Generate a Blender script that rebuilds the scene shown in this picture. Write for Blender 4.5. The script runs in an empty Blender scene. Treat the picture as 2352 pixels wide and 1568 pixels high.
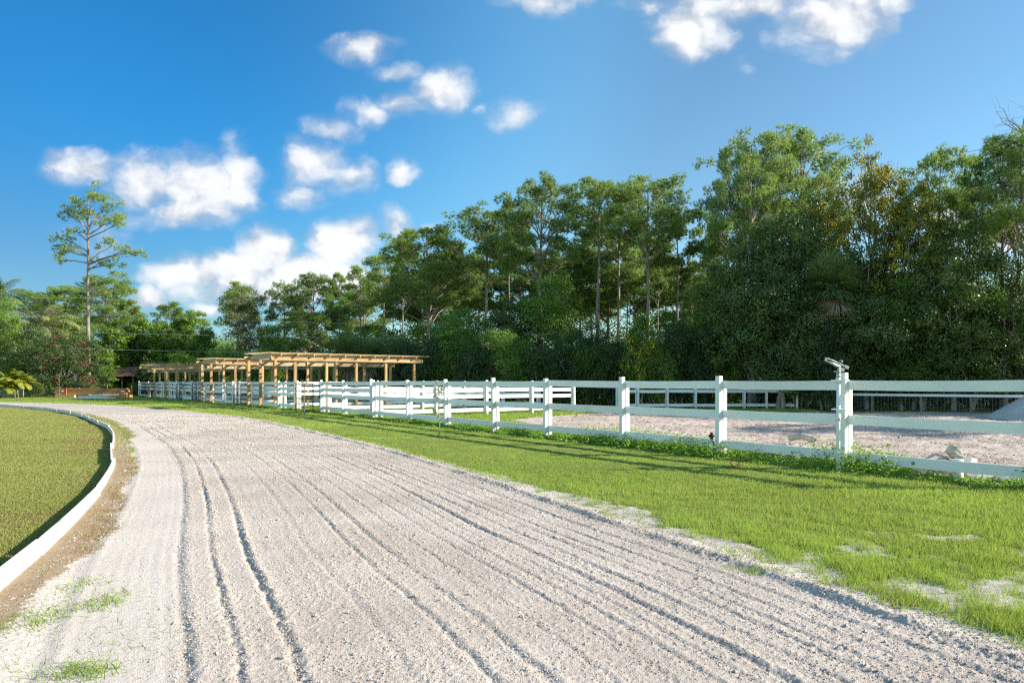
import bpy, math
import numpy as np
from mathutils import Vector

SC = bpy.context.scene
COL = SC.collection
R = math.radians
EYE = 1.4
FPX = 1568.0

def at(px, D, py=None):
    """ground (or height) point seen at photo column px, D metres ahead of the camera"""
    x = (px - 1176.0) * D / FPX
    return (x, D) if py is None else (x, D, EYE + (878.0 - py) * D / FPX)

# ------------------------------------------------------------------ noise
_T = np.random.default_rng(7).random((256, 256))
def vnoise(x, y, s=0):
    x = np.asarray(x, float) + s * 17.31; y = np.asarray(y, float) + s * 9.77
    xi = np.floor(x).astype(np.int64); yi = np.floor(y).astype(np.int64)
    fx = x - xi; fy = y - yi
    fx = fx * fx * (3 - 2 * fx); fy = fy * fy * (3 - 2 * fy)
    a = _T[xi & 255, yi & 255]; b = _T[(xi + 1) & 255, yi & 255]
    c = _T[xi & 255, (yi + 1) & 255]; d = _T[(xi + 1) & 255, (yi + 1) & 255]
    return (a * (1 - fx) + b * fx) * (1 - fy) + (c * (1 - fx) + d * fx) * fy
def fbm(x, y, s=0, o=4):
    v = 0; a = .5; t = 0
    for i in range(o):
        v = v + a * vnoise(x * 2 ** i, y * 2 ** i, s + i * 3); t += a; a *= .5
    return v / t
def sstep(a, b, x):
    t = np.clip((x - a) / (b - a), 0, 1)
    return t * t * (3 - 2 * t)

# ------------------------------------------------------------------ objects
def tag(o, label=None, cat=None, group=None, kind=None):
    for k, v in (('label', label), ('category', cat), ('group', group), ('kind', kind)):
        if v: o[k] = v
    return o
def empty(name, loc=(0, 0, 0), rz=0.0):
    o = bpy.data.objects.new(name, None); COL.objects.link(o)
    o.location = loc; o.rotation_euler = (0, 0, rz); o.empty_display_size = .2
    return o
def link(name, me, parent=None):
    o = bpy.data.objects.new(name, me); COL.objects.link(o)
    if parent is not None: o.parent = parent
    return o
def copy_tree(o, parent=None):
    c = o.copy(); COL.objects.link(c)
    if parent is not None: c.parent = parent
    for ch in list(o.children): copy_tree(ch, c)
    return c

def unit(v):
    return v / np.maximum(np.linalg.norm(v, axis=-1, keepdims=True), 1e-9)

class Geo:
    """collects vertices and faces (tris, quads), builds ONE mesh"""
    def __init__(s):
        s.v = []; s.t = []; s.q = []; s.tint = []; s.n = 0
    def add(s, v, q=None, t=None, tint=.5):
        v = np.asarray(v, float).reshape(-1, 3)
        if q is not None and len(q): s.q.append(np.asarray(q, np.int64).reshape(-1, 4) + s.n)
        if t is not None and len(t): s.t.append(np.asarray(t, np.int64).reshape(-1, 3) + s.n)
        s.v.append(v); s.n += len(v)
        s.tint.append(np.broadcast_to(np.asarray(tint, float), (len(v),)).copy())
        return s
    def box(s, c, h, ax=None, taper=1.0):
        """centre c, half sizes h, ax = 3 unit axes (rows)"""
        ax = np.eye(3) if ax is None else np.asarray(ax, float)
        sg = np.array([[-1,-1,-1],[1,-1,-1],[1,1,-1],[-1,1,-1],[-1,-1,1],[1,-1,1],[1,1,1],[-1,1,1]], float)
        k = sg * np.asarray(h, float)
        if taper != 1.0: k[4:, :2] *= taper
        v = np.asarray(c, float) + k @ ax
        return s.add(v, [[0,3,2,1],[4,5,6,7],[0,1,5,4],[1,2,6,5],[2,3,7,6],[3,0,4,7]])
    def bar(s, a, b, w, h, up=(0, 0, 1)):
        """straight board from a to b, w across, h along up"""
        a = np.asarray(a, float); b = np.asarray(b, float)
        x = unit(b - a); u = np.asarray(up, float); y = unit(np.cross(u, x)); z = np.cross(x, y)
        return s.box((a + b) / 2, (np.linalg.norm(b - a) / 2, w / 2, h / 2), [x, y, z])
    def tube(s, pts, rad, n=6, cap=True, tint=.5):
        pts = np.asarray(pts, float); m = len(pts)
        rad = np.broadcast_to(np.asarray(rad, float), (m,))
        d = unit(np.gradient(pts, axis=0))
        ref = np.array([0, 0, 1.0]) if abs(d[0, 2]) < .9 else np.array([1.0, 0, 0])
        x = unit(np.cross(d, ref)); y = np.cross(d, x)
        a = np.arange(n) * 2 * math.pi / n
        ring = (np.cos(a)[None, :, None] * x[:, None] + np.sin(a)[None, :, None] * y[:, None]) * rad[:, None, None] + pts[:, None]
        i = np.arange(m - 1)[:, None] * n; j = np.arange(n)[None]; k = (j + 1) % n
        q = np.stack([i + j, i + k, i + n + k, i + n + j], -1).reshape(-1, 4)
        v = ring.reshape(-1, 3); t = []
        if cap:
            v = np.vstack([v, pts[0], pts[-1]]); c0 = m * n
            for jj in range(n):
                t.append([c0, (jj + 1) % n, jj]); t.append([c0 + 1, (m - 1) * n + jj, (m - 1) * n + (jj + 1) % n])
        return s.add(v, q, t, tint)
    def leaves(s, c, a, nrm, L, W, tint):
        """rhombic leaves, centres c, long axis a, facing nrm"""
        a = unit(a); sd = unit(np.cross(a, nrm)); n = len(c)
        L = np.broadcast_to(L, (n,))[:, None]; W = np.broadcast_to(W, (n,))[:, None]
        nn = np.cross(sd, a)
        v = np.stack([c - a * L / 2, c + sd * W / 2 - nn * W * .18, c + a * L / 2, c - sd * W / 2 - nn * W * .18], 1).reshape(-1, 3)
        q = np.arange(n * 4).reshape(-1, 4)
        return s.add(v, q, None, np.repeat(np.broadcast_to(tint, (n,)), 4))
    def blades(s, base, d, L, W, tint):
        """thin triangles from base along d"""
        d = unit(d); n = len(base)
        rnd = np.stack([d[:, 1], -d[:, 0], d[:, 2] * 0 + .13], 1)
        sd = unit(np.cross(d, rnd + 1e-4))
        L = np.broadcast_to(L, (n,))[:, None]; W = np.broadcast_to(W, (n,))[:, None]
        v = np.stack([base - sd * W / 2, base + sd * W / 2, base + d * L], 1).reshape(-1, 3)
        return s.add(v, None, np.arange(n * 3).reshape(-1, 3), np.repeat(np.broadcast_to(tint, (n,)), 3))
    def mesh(s, name, mat, smooth=False):
        v = np.vstack(s.v)
        t = np.vstack(s.t) if s.t else np.zeros((0, 3), np.int64)
        q = np.vstack(s.q) if s.q else np.zeros((0, 4), np.int64)
        me = mesh_np(name, v, t, q, smooth)
        at_ = me.attributes.new('tint', 'FLOAT', 'POINT')
        at_.data.foreach_set('value', np.concatenate(s.tint).astype(np.float32))
        me.materials.append(mat)
        return me
    def build(s, name, mat, parent=None, smooth=False):
        return link(name, s.mesh(name, mat, smooth), parent)

def mesh_np(name, v, t, q, smooth=False):
    me = bpy.data.meshes.new(name)
    me.vertices.add(len(v)); me.vertices.foreach_set('co', np.ascontiguousarray(v, np.float32).ravel())
    nl = len(t) * 3 + len(q) * 4
    me.loops.add(nl)
    me.loops.foreach_set('vertex_index', np.concatenate([t.ravel(), q.ravel()]).astype(np.int32))
    ls = np.concatenate([np.arange(len(t)) * 3, len(t) * 3 + np.arange(len(q)) * 4]).astype(np.int32)
    me.polygons.add(len(ls)); me.polygons.foreach_set('loop_start', ls)
    me.polygons.foreach_set('use_smooth', np.full(len(ls), bool(smooth)))
    me.update(calc_edges=True)
    return me

# ------------------------------------------------------------------ materials
class NT:
    def __init__(s, tree): s.t = tree; s.n = tree.nodes; s.n.clear()
    def __call__(s, typ, ins=None, **props):
        nd = s.n.new(typ)
        for k, v in props.items(): setattr(nd, k, v)
        for k, v in (ins or {}).items():
            sock = nd.inputs[k]
            if isinstance(v, bpy.types.NodeSocket): s.t.links.new(v, sock)
            else: sock.default_value = v
        return nd
    def math(s, op, a, b=0.0, clamp=False):
        nd = s.n.new('ShaderNodeMath'); nd.operation = op; nd.use_clamp = clamp
        for i, v in enumerate((a, b)):
            if isinstance(v, bpy.types.NodeSocket): s.t.links.new(v, nd.inputs[i])
            else: nd.inputs[i].default_value = v
        return nd.outputs[0]
    def vmath(s, op, a, b=(0, 0, 0), out=0):
        nd = s.n.new('ShaderNodeVectorMath'); nd.operation = op
        for i, v in enumerate((a, b)):
            if isinstance(v, bpy.types.NodeSocket): s.t.links.new(v, nd.inputs[i])
            else: nd.inputs[i].default_value = v
        return nd.outputs[out]
    def mix(s, f, a, b, blend='MIX'):
        nd = s.n.new('ShaderNodeMix'); nd.data_type = 'RGBA'; nd.blend_type = blend
        for k, v in ((0, f), (6, a), (7, b)):
            if isinstance(v, bpy.types.NodeSocket): s.t.links.new(v, nd.inputs[k])
            else: nd.inputs[k].default_value = v if k == 0 else (*v, 1) if len(v) == 3 else v
        return nd.outputs[2]
    def ramp(s, f, a, b, lo=0.0, hi=1.0, smooth=True):
        nd = s.n.new('ShaderNodeMapRange'); nd.interpolation_type = 'SMOOTHSTEP' if smooth else 'LINEAR'
        nd.clamp = True
        for i, v in enumerate((f, a, b, lo, hi)):
            if isinstance(v, bpy.types.NodeSocket): s.t.links.new(v, nd.inputs[i])
            else: nd.inputs[i].default_value = v
        return nd.outputs[0]
    def noise(s, scale, vec=None, detail=4, rough=.55):
        nd = s.n.new('ShaderNodeTexNoise'); nd.inputs['Scale'].default_value = scale
        nd.inputs['Detail'].default_value = detail; nd.inputs['Roughness'].default_value = rough
        if vec is not None: s.t.links.new(vec, nd.inputs['Vector'])
        return nd.outputs['Fac']

def newmat(name):
    m = bpy.data.materials.new(name); m.use_nodes = True
    return m, NT(m.node_tree)
def out(nt, shader):
    o = nt('ShaderNodeOutputMaterial'); nt.t.links.new(shader, o.inputs['Surface'])
def principled(nt, col, rough=.6, spec=.3, bump=None, bdist=.01, bstr=1.0, metal=0.0):
    ins = {'Base Color': col if isinstance(col, bpy.types.NodeSocket) else (*col, 1), 'Roughness': rough, 'Specular IOR Level': spec, 'Metallic': metal}
    if bump is not None:
        b = nt('ShaderNodeBump', {'Height': bump, 'Distance': bdist, 'Strength': bstr}); ins['Normal'] = b.outputs[0]
    return nt('ShaderNodeBsdfPrincipled', ins).outputs[0]

def leaf_mat(name, c1, c2, trans=.35, tcol=None, rough=.5, spec=.35):
    m, nt = newmat(name)
    t = nt('ShaderNodeAttribute', attribute_name='tint').outputs['Fac']
    oi = nt('ShaderNodeObjectInfo').outputs['Random']
    f = nt.math('ADD', nt.math('MULTIPLY', t, .62), nt.math('MULTIPLY', nt.math('SUBTRACT', oi, .12), .55))
    col = nt.mix(f, c1, c2)
    p = principled(nt, col, rough, spec)
    tc = nt.mix(.5, col, tcol or (c2[0] * 1.6, c2[1] * 1.7, c2[2] * .9))
    tr = nt('ShaderNodeBsdfTranslucent', {'Color': tc}).outputs[0]
    mx = nt('ShaderNodeMixShader', {0: trans, 1: p, 2: tr})
    out(nt, mx.outputs[0]); return m

def noisy_mat(name, c1, c2, scale=3.0, rough=.7, spec=.2, stretch=(1, 1, 1), bump=.003, bscale=None, metal=0.0, c3=None, s3=.7, vary=0.0, dirt=None):
    m, nt = newmat(name)
    co = nt('ShaderNodeTexCoord').outputs['Object']
    co = nt.vmath('MULTIPLY', co, stretch)
    n = nt.noise(scale, co, 6, .6)
    col = nt.mix(nt.ramp(n, .3, .7), c1, c2)
    if c3 is not None:
        col = nt.mix(nt.ramp(nt.noise(s3, co, 4), .55, .75), col, c3)
    if vary:                                             # boards differ from one another
        oi = nt('ShaderNodeObjectInfo').outputs['Random']
        col = nt.mix(1.0, col, nt.mix(oi, (1 - vary, 1 - vary * 1.15, 1 - vary * 1.3), (1 + vary * .5, 1 + vary * .5, 1 + vary * .4)), 'MULTIPLY')
    if dirt:                                             # splashed soil and algae round the foot
        z = nt('ShaderNodeSeparateXYZ', {0: nt('ShaderNodeTexCoord').outputs['Object']}).outputs[2]
        f = nt.math('ADD', nt.ramp(z, .0, .42, .75, 0.0), nt.math('MULTIPLY', nt.math('SUBTRACT', nt.noise(7, None, 5, .7), .5), .9))
        col = nt.mix(nt.math('MULTIPLY', nt.ramp(f, .25, .8), .55), col, dirt)
    out(nt, principled(nt, col, rough, spec, nt.noise(bscale or scale * 6, co, 5), bump, 1.0, metal)); return m

M = {}
def make_materials():
    M['pine_needles'] = leaf_mat('pine_needles', (.066, .128, .026), (.265, .365, .085), .30, None, .5, .3)
    M['pine_needles_light'] = leaf_mat('pine_needles_light', (.085, .150, .024), (.25, .335, .062), .3, None, .5, .3)
    M['dead_needles'] = leaf_mat('dead_needles', (.16, .06, .022), (.24, .10, .035), .2)
    M['leaf_dark'] = leaf_mat('leaf_dark', (.024, .058, .011), (.125, .195, .036), .28, None, .38, .55)
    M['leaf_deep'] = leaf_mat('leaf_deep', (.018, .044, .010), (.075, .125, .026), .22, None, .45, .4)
    M['leaf_mid'] = leaf_mat('leaf_mid', (.058, .130, .018), (.22, .34, .06), .34, None, .5, .3)
    M['leaf_bright'] = leaf_mat('leaf_bright', (.055, .125, .010), (.165, .275, .026), .35, None, .42, .45)
    M['leaf_olive'] = leaf_mat('leaf_olive', (.075, .100, .032), (.19, .21, .075), .25, None, .5, .35)
    M['leaf_yellow'] = leaf_mat('leaf_yellow', (.10, .135, .018), (.25, .25, .04), .35)
    M['blossom_yellow'] = leaf_mat('blossom_yellow', (.52, .38, .02), (.66, .52, .05), .35, (.6, .4, .05))
    M['blossom_magenta'] = leaf_mat('blossom_magenta', (.55, .02, .09), (.62, .04, .16), .3, (.7, .05, .15))
    M['palm_green'] = leaf_mat('palm_green', (.060, .115, .035), (.20, .27, .09), .25, None, .4, .45)
    M['palm_pale'] = leaf_mat('palm_pale', (.12, .16, .05), (.30, .31, .12), .35)
    M['palm_yellow'] = leaf_mat('palm_yellow', (.10, .16, .012), (.30, .31, .02), .35)
    M['frond_dead'] = leaf_mat('frond_dead', (.22, .16, .11), (.36, .28, .19), .2)
    M['weed'] = leaf_mat('weed', (.085, .19, .020), (.26, .42, .065), .42, None, .45, .4)
    M['grass'] = leaf_mat('grass', (.105, .175, .026), (.345, .435, .10), .36, None, .5, .3)
    M['lawn'] = leaf_mat('lawn', (.15, .17, .04), (.33, .34, .115), .3, None, .6, .2)
    M['dry_grass'] = leaf_mat('dry_grass', (.17, .11, .055), (.34, .24, .12), .2)
    M['bark'] = noisy_mat('bark', (.17, .13, .11), (.36, .29, .245), 9, .9, .1, (1, 1, .25), .03, 22)
    M['bark_grey'] = noisy_mat('bark_grey', (.20, .185, .16), (.36, .34, .31), 6, .9, .1, (1, 1, .3), .02, 20)
    M['vinyl'] = noisy_mat('vinyl', (.74, .76, .76), (.80, .815, .81), 2.5, .42, .4, (1, 1, 1), .0002, 30, 0, (.60, .62, .59), 1.1, .07)
    M['vinyl_post'] = noisy_mat('vinyl_post', (.70, .72, .72), (.79, .805, .80), 2.5, .45, .35, (1, 1, 1), .0002, 30, 0, (.58, .60, .56), 1.6, .06, (.36, .33, .24))
    M['wood'] = noisy_mat('wood', (.44, .285, .14), (.56, .395, .215), 2.2, .7, .2, (1, 1, 6), .002, 30, 0, (.36, .22, .10), .9, .22)
    M['wood_post'] = noisy_mat('wood_post', (.38, .235, .11), (.52, .345, .17), 3, .75, .2, (3, 3, .4), .002, 30, 0, (.33, .20, .09), .8, .25)
    M['wood_shaded'] = noisy_mat('wood_shaded', (.33, .27, .17), (.46, .38, .25), 5, .8, .15, (1, 1, 1), .002, 30)  # greyed wood: the end boards' shade is put into the colour
    M['wood_red'] = noisy_mat('wood_red', (.40, .20, .085), (.54, .30, .13), 1.5, .7, .2, (.6, 3, 9), .003, 20, 0, (.32, .14, .06), .8, .25)
    M['wood_old'] = noisy_mat('wood_old', (.16, .12, .09), (.30, .24, .18), 5, .85, .1, (3, 3, .5), .004, 20)
    M['paint_white'] = noisy_mat('paint_white', (.74, .75, .75), (.82, .82, .80), 3, .5, .3)
    M['kerb'] = noisy_mat('kerb', (.58, .57, .55), (.74, .73, .71), 5, .8, .15, (1, 1, 1), .004, 25, 0, (.42, .40, .36), 2.2)
    M['black_metal'] = noisy_mat('black_metal', (.012, .012, .014), (.03, .03, .032), 8, .4, .5)
    M['pipe_white'] = noisy_mat('pipe_white', (.70, .73, .71), (.80, .81, .79), 4, .35, .4)
    M['grey_metal'] = noisy_mat('grey_metal', (.32, .34, .34), (.52, .54, .53), 9, .4, .5, (1, 1, 1), .002, 20, .55)
    M['galvanised'] = noisy_mat('galvanised', (.20, .21, .21), (.34, .35, .35), 9, .5, .4, (1, 1, 1), .001, 20, .5)
    M['concrete'] = noisy_mat('concrete', (.28, .26, .22), (.46, .43, .37), 7, .9, .1, (1, 1, 1), .012, 22, 0, (.24, .22, .19), 3)
    M['shell_white'] = noisy_mat('shell_white', (.62, .60, .55), (.76, .74, .70), 6, .9, .1, (1, 1, 1), .008, 22)
    M['roof_brown'] = noisy_mat('roof_brown', (.16, .085, .055), (.33, .20, .14), 3, .9, .1, (4, 1, 1), .03, 8)
    M['blue_plastic'] = noisy_mat('blue_plastic', (.03, .10, .42), (.05, .16, .55), 6, .4, .4)
    M['orange_plastic'] = noisy_mat('orange_plastic', (.62, .16, .06), (.70, .26, .10), 9, .6, .3)
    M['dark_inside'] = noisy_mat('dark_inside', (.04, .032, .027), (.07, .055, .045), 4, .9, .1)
    M['wire'] = noisy_mat('wire', (.30, .30, .29), (.42, .42, .41), 3, .5, .4)
    M['tag_white'] = noisy_mat('tag_white', (.75, .75, .74), (.82, .82, .82), 3, .5, .3)

    # sand of the track: pinkish white, dug up; 'mask' = share of dead turf lying on it
    for nm, ca, cb in (('track_sand', (.44, .385, .34), (.57, .505, .455)), ('arena_sand', (.43, .355, .31), (.56, .48, .425)), ('pile_sand', (.58, .54, .49), (.68, .64, .59))):
        m, nt = newmat(nm)
        co = nt('ShaderNodeTexCoord').outputs['Object']
        n1 = nt.noise(.55, co, 5, .6); n2 = nt.noise(38, co, 4, .7); n3 = nt.noise(150, co, 2, .6)
        col = nt.mix(nt.ramp(n1, .3, .7), ca, cb)
        col = nt.mix(nt.ramp(n2, .35, .7), nt.mix(1.0, col, (.86, .85, .84), 'MULTIPLY'), nt.mix(1.0, col, (1.10, 1.10, 1.10), 'MULTIPLY'))
        col = nt.mix(nt.ramp(n3, .56, .72), col, nt.mix(1.0, col, (.72, .68, .66), 'MULTIPLY'))
        mk = nt('ShaderNodeAttribute', attribute_name='mask').outputs['Fac']
        pale = nt('ShaderNodeAttribute', attribute_name='pale').outputs['Fac']
        col = nt.mix(pale, col, (.70, .645, .59))
        turf = nt.mix(nt.noise(30, co, 4, .7), (.19, .13, .08), (.38, .29, .19))
        mf = nt.math('MULTIPLY', nt.ramp(nt.math('ADD', mk, nt.math('MULTIPLY', nt.math('SUBTRACT', nt.noise(14, co, 5, .7), .5), 1.9)), .38, .62), .9)
        col = nt.mix(mf, col, turf)
        h = nt.math('ADD', nt.math('MULTIPLY', n2, .6), nt.math('MULTIPLY', n3, .4))
        out(nt, principled(nt, col, .95, .08, h, .016, .8)); M[nm] = m
    # turf: grass over soil; 'mask' = bare sandy soil, 'pale' = dry
    for nm, ga, gb, gc in (('turf', (.09, .13, .020), (.25, .30, .075), (.30, .28, .12)), ('lawn_turf', (.14, .16, .04), (.28, .30, .095), (.33, .26, .12))):
        m, nt = newmat(nm)
        co = nt('ShaderNodeTexCoord').outputs['Object']
        n1 = nt.noise(.8, co, 5, .6); n2 = nt.noise(26, co, 5, .75); n3 = nt.noise(90, co, 3, .7)
        col = nt.mix(nt.ramp(nt.math('ADD', nt.math('MULTIPLY', n2, .6), nt.math('MULTIPLY', n3, .4)), .32, .68), ga, gb)
        col = nt.mix(nt.ramp(n1, .5, .75), col, nt.mix(.45, col, gc))
        dry = nt('ShaderNodeAttribute', attribute_name='pale').outputs['Fac']
        col = nt.mix(nt.ramp(nt.math('ADD', dry, nt.math('MULTIPLY', nt.math('SUBTRACT', n2, .5), .7)), .3, .8), col, nt.mix(n3, (.15, .10, .035), (.31, .22, .085)))
        mk = nt('ShaderNodeAttribute', attribute_name='mask').outputs['Fac']
        sand = nt.mix(nt.ramp(n2, .35, .7), (.45, .40, .35), (.66, .62, .57))
        mf = nt.ramp(nt.math('ADD', mk, nt.math('MULTIPLY', nt.math('SUBTRACT', nt.noise(9, co, 5, .7), .5), 1.0)), .4, .6)
        col = nt.mix(mf, col, sand)
        out(nt, principled(nt, col, .9, .1, n3, .03, .8)); M[nm] = m
make_materials()
# ================================================================== ground
def smooth_line(p, n):
    """Catmull-Rom through p, n samples"""
    p = np.asarray(p, float); P = np.vstack([2 * p[0] - p[1], p, 2 * p[-1] - p[-2]])
    seg = np.linalg.norm(np.diff(p, axis=0), axis=1); cum = np.r_[0, np.cumsum(seg)]
    u = np.linspace(0, cum[-1], n); i = np.clip(np.searchsorted(cum, u, side='right') - 1, 0, len(p) - 2)
    t = ((u - cum[i]) / seg[i])[:, None]
    a, b, c, d = P[i], P[i + 1], P[i + 2], P[i + 3]
    return .5 * (2 * b + (c - a) * t + (2 * a - 5 * b + 4 * c - d) * t ** 2 + (3 * b - a - 3 * c + d) * t ** 3)

EDGE = smooth_line([(4.6, -1.5), (3.5, 1.3), (2.6, 3.47), (1.98, 4.9), (1.03, 6.9), (-.55, 10.3), (-3.08, 15.1), (-6.5, 20.7), (-9.8, 25.8), (-13.9, 30.9), (-19.7, 37.2), (-27.3, 43.5), (-37.5, 48.5), (-52, 52), (-75, 54)], 90)
KERB = smooth_line([(-1.6, -1.0), (-2.35, 1.6), (-3.5, 4.67), (-4.57, 7.22), (-6.22, 10.6), (-8.17, 13.9), (-11.2, 19.1), (-15.0, 24.4), (-19, 29.6), (-24.7, 35.6), (-31.6, 40.6), (-44, 45), (-75, 48)], 60)
FENCE_PTS = None

def line_dist(x, y, L):
    """signed distance to polyline (+ = left of its direction) and arc length"""
    best = np.full(x.shape, 1e9); sg = np.zeros(x.shape); arc = np.zeros(x.shape); s0 = 0
    for (ax, ay), (bx, by) in zip(L[:-1], L[1:]):
        dx, dy = bx - ax, by - ay; l = math.hypot(dx, dy)
        t = np.clip(((x - ax) * dx + (y - ay) * dy) / (l * l), 0, 1)
        ex, ey = x - ax - t * dx, y - ay - t * dy
        d = ex * ex + ey * ey
        m = d < best
        best[m] = d[m]; sg[m] = np.sign(dx * (y - ay) - dy * (x - ax))[m]; arc[m] = (s0 + t * l)[m]
        s0 += l
    return np.sqrt(best) * sg, arc

def inside(x, y, poly):
    r = np.zeros(x.shape, bool); n = len(poly)
    for i in range(n):
        x1, y1 = poly[i]; x2, y2 = poly[(i + 1) % n]
        if y1 == y2: continue
        c = ((y1 > y) != (y2 > y)) & (x < (x2 - x1) * (y - y1) / (y2 - y1) + x1)
        r ^= c
    return r

def fence_y(x):
    """the long front fence: y of the line at x (piecewise)"""
    return np.where(x > -8.74, 18.54 - 1.457 * x, 31.27 - 1.27 * (x + 8.74))

ARENA = [(1.1, 20.3), (-.2, 25.2), (2, 28.6), (4.2, 31.3), (9, 31.9), (16, 31.6), (26, 30.6), (45, 28), (45, 2), (11.2, 3.6), (8.6, 8.4), (6.0, 12.6), (3.6, 16.6)]

RUTS = [(0.40, .007, .030), (.62, .005, .022), (.80, .006, .022), (.93, .008, .026), (1.12, .007, .024), (1.34, .009, .028), (1.50, .005, .02), (1.66, .005, .02), (1.84, .006, .022), (2.10, .005, .02), (2.38, .009, .028), (2.62, .007, .024), (2.95, .003, .03),
        (3.44, .014, .028), (3.70, .013, .025), (3.93, .005, .035), (4.62, .005, .05)]

def track_height(x, y, d, arc, fine):
    z = np.zeros(x.shape)
    wob = .03 * np.sin(arc * .40) + .05 * (vnoise(arc * .35, d * 0 + 3.3, 5) - .5)
    dd = d + wob
    rough = vnoise(x * 8, y * 8, 4)
    for k, (c, dep, w) in enumerate(RUTS):
        jag = (vnoise(x * 13, y * 13, 20 + k) - .5) * .025
        u = (dd + jag - c) / w
        u = np.where(u > 0, u * 1.5, u * .8)
        am = .25 + 1.4 * vnoise(arc * .9, d * 0 + k * 2.7, 11)
        z -= dep * am * np.exp(-u * u)
        z += dep * am * .55 * np.exp(-((u + 1.5) / .8) ** 2)          # berm thrown up on the right of each rut
    # combed furrows of the harrow
    comb = (.5 + .5 * np.sin(dd * 2 * math.pi / .115 + 2 * vnoise(x * 1.3, y * 1.3, 8)))
    z += .0022 * comb * sstep(.15, .5, d) * (1 - sstep(3.3, 3.6, d)) * vnoise(arc * .8, d * 3, 31)
    # ridge of clods along the right edge
    z += (.022 + .02 * rough) * np.exp(-((d - .06) / .065) ** 2) * (.3 + 1.0 * vnoise(arc * 2.2, d * 4, 41))
    # tyre band (smooth) at 3.95 .. 4.75
    band = sstep(3.88, 3.96, dd) * (1 - sstep(4.65, 4.8, dd)); z -= .010 * band
    z += band * .0011 * np.sin(dd * 2 * math.pi / .09) * vnoise(arc * 1.5, d * 9, 87)
    clod_amt = (.30 + .70 * (1 - band)) * (1 - .6 * sstep(4.7, 5.2, d)) * (.35 + 1.0 * fbm(x * 1.2, y * 1.2, 60, 3)) * fine
    xr, yr = x * .83 + y * .56 + .012 * np.sin(y * 31), y * .83 - x * .56 + .012 * np.sin(x * 37)
    n1 = .6 * vnoise(xr * 27, yr * 27, 71) + .4 * vnoise(yr * 41 + xr * 9, xr * 39 - yr * 7, 74); n2 = vnoise(xr * 41 + yr * 33, yr * 43 - xr * 31, 72); n3 = vnoise(x * 95, y * 95, 73)
    near_rut = np.zeros(x.shape)
    for c, dep, w in RUTS: near_rut = np.maximum(near_rut, np.exp(-((dd - c + .02) / (w * 1.6)) ** 2) * dep / .05)
    near_rut = np.maximum(near_rut, 1.3 * np.exp(-((d - .08) / .15) ** 2))
    cl = .026 * np.clip(n1 - .57, 0, 1) * (1 + 2.2 * near_rut) + .026 * np.clip(n2 - .55, 0, 1) * (1 + 1.0 * near_rut) + .009 * n3
    z += cl * clod_amt * .42
    z += .02 * (fbm(x * .6, y * .6, 80, 3) - .5)
    return z

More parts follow.
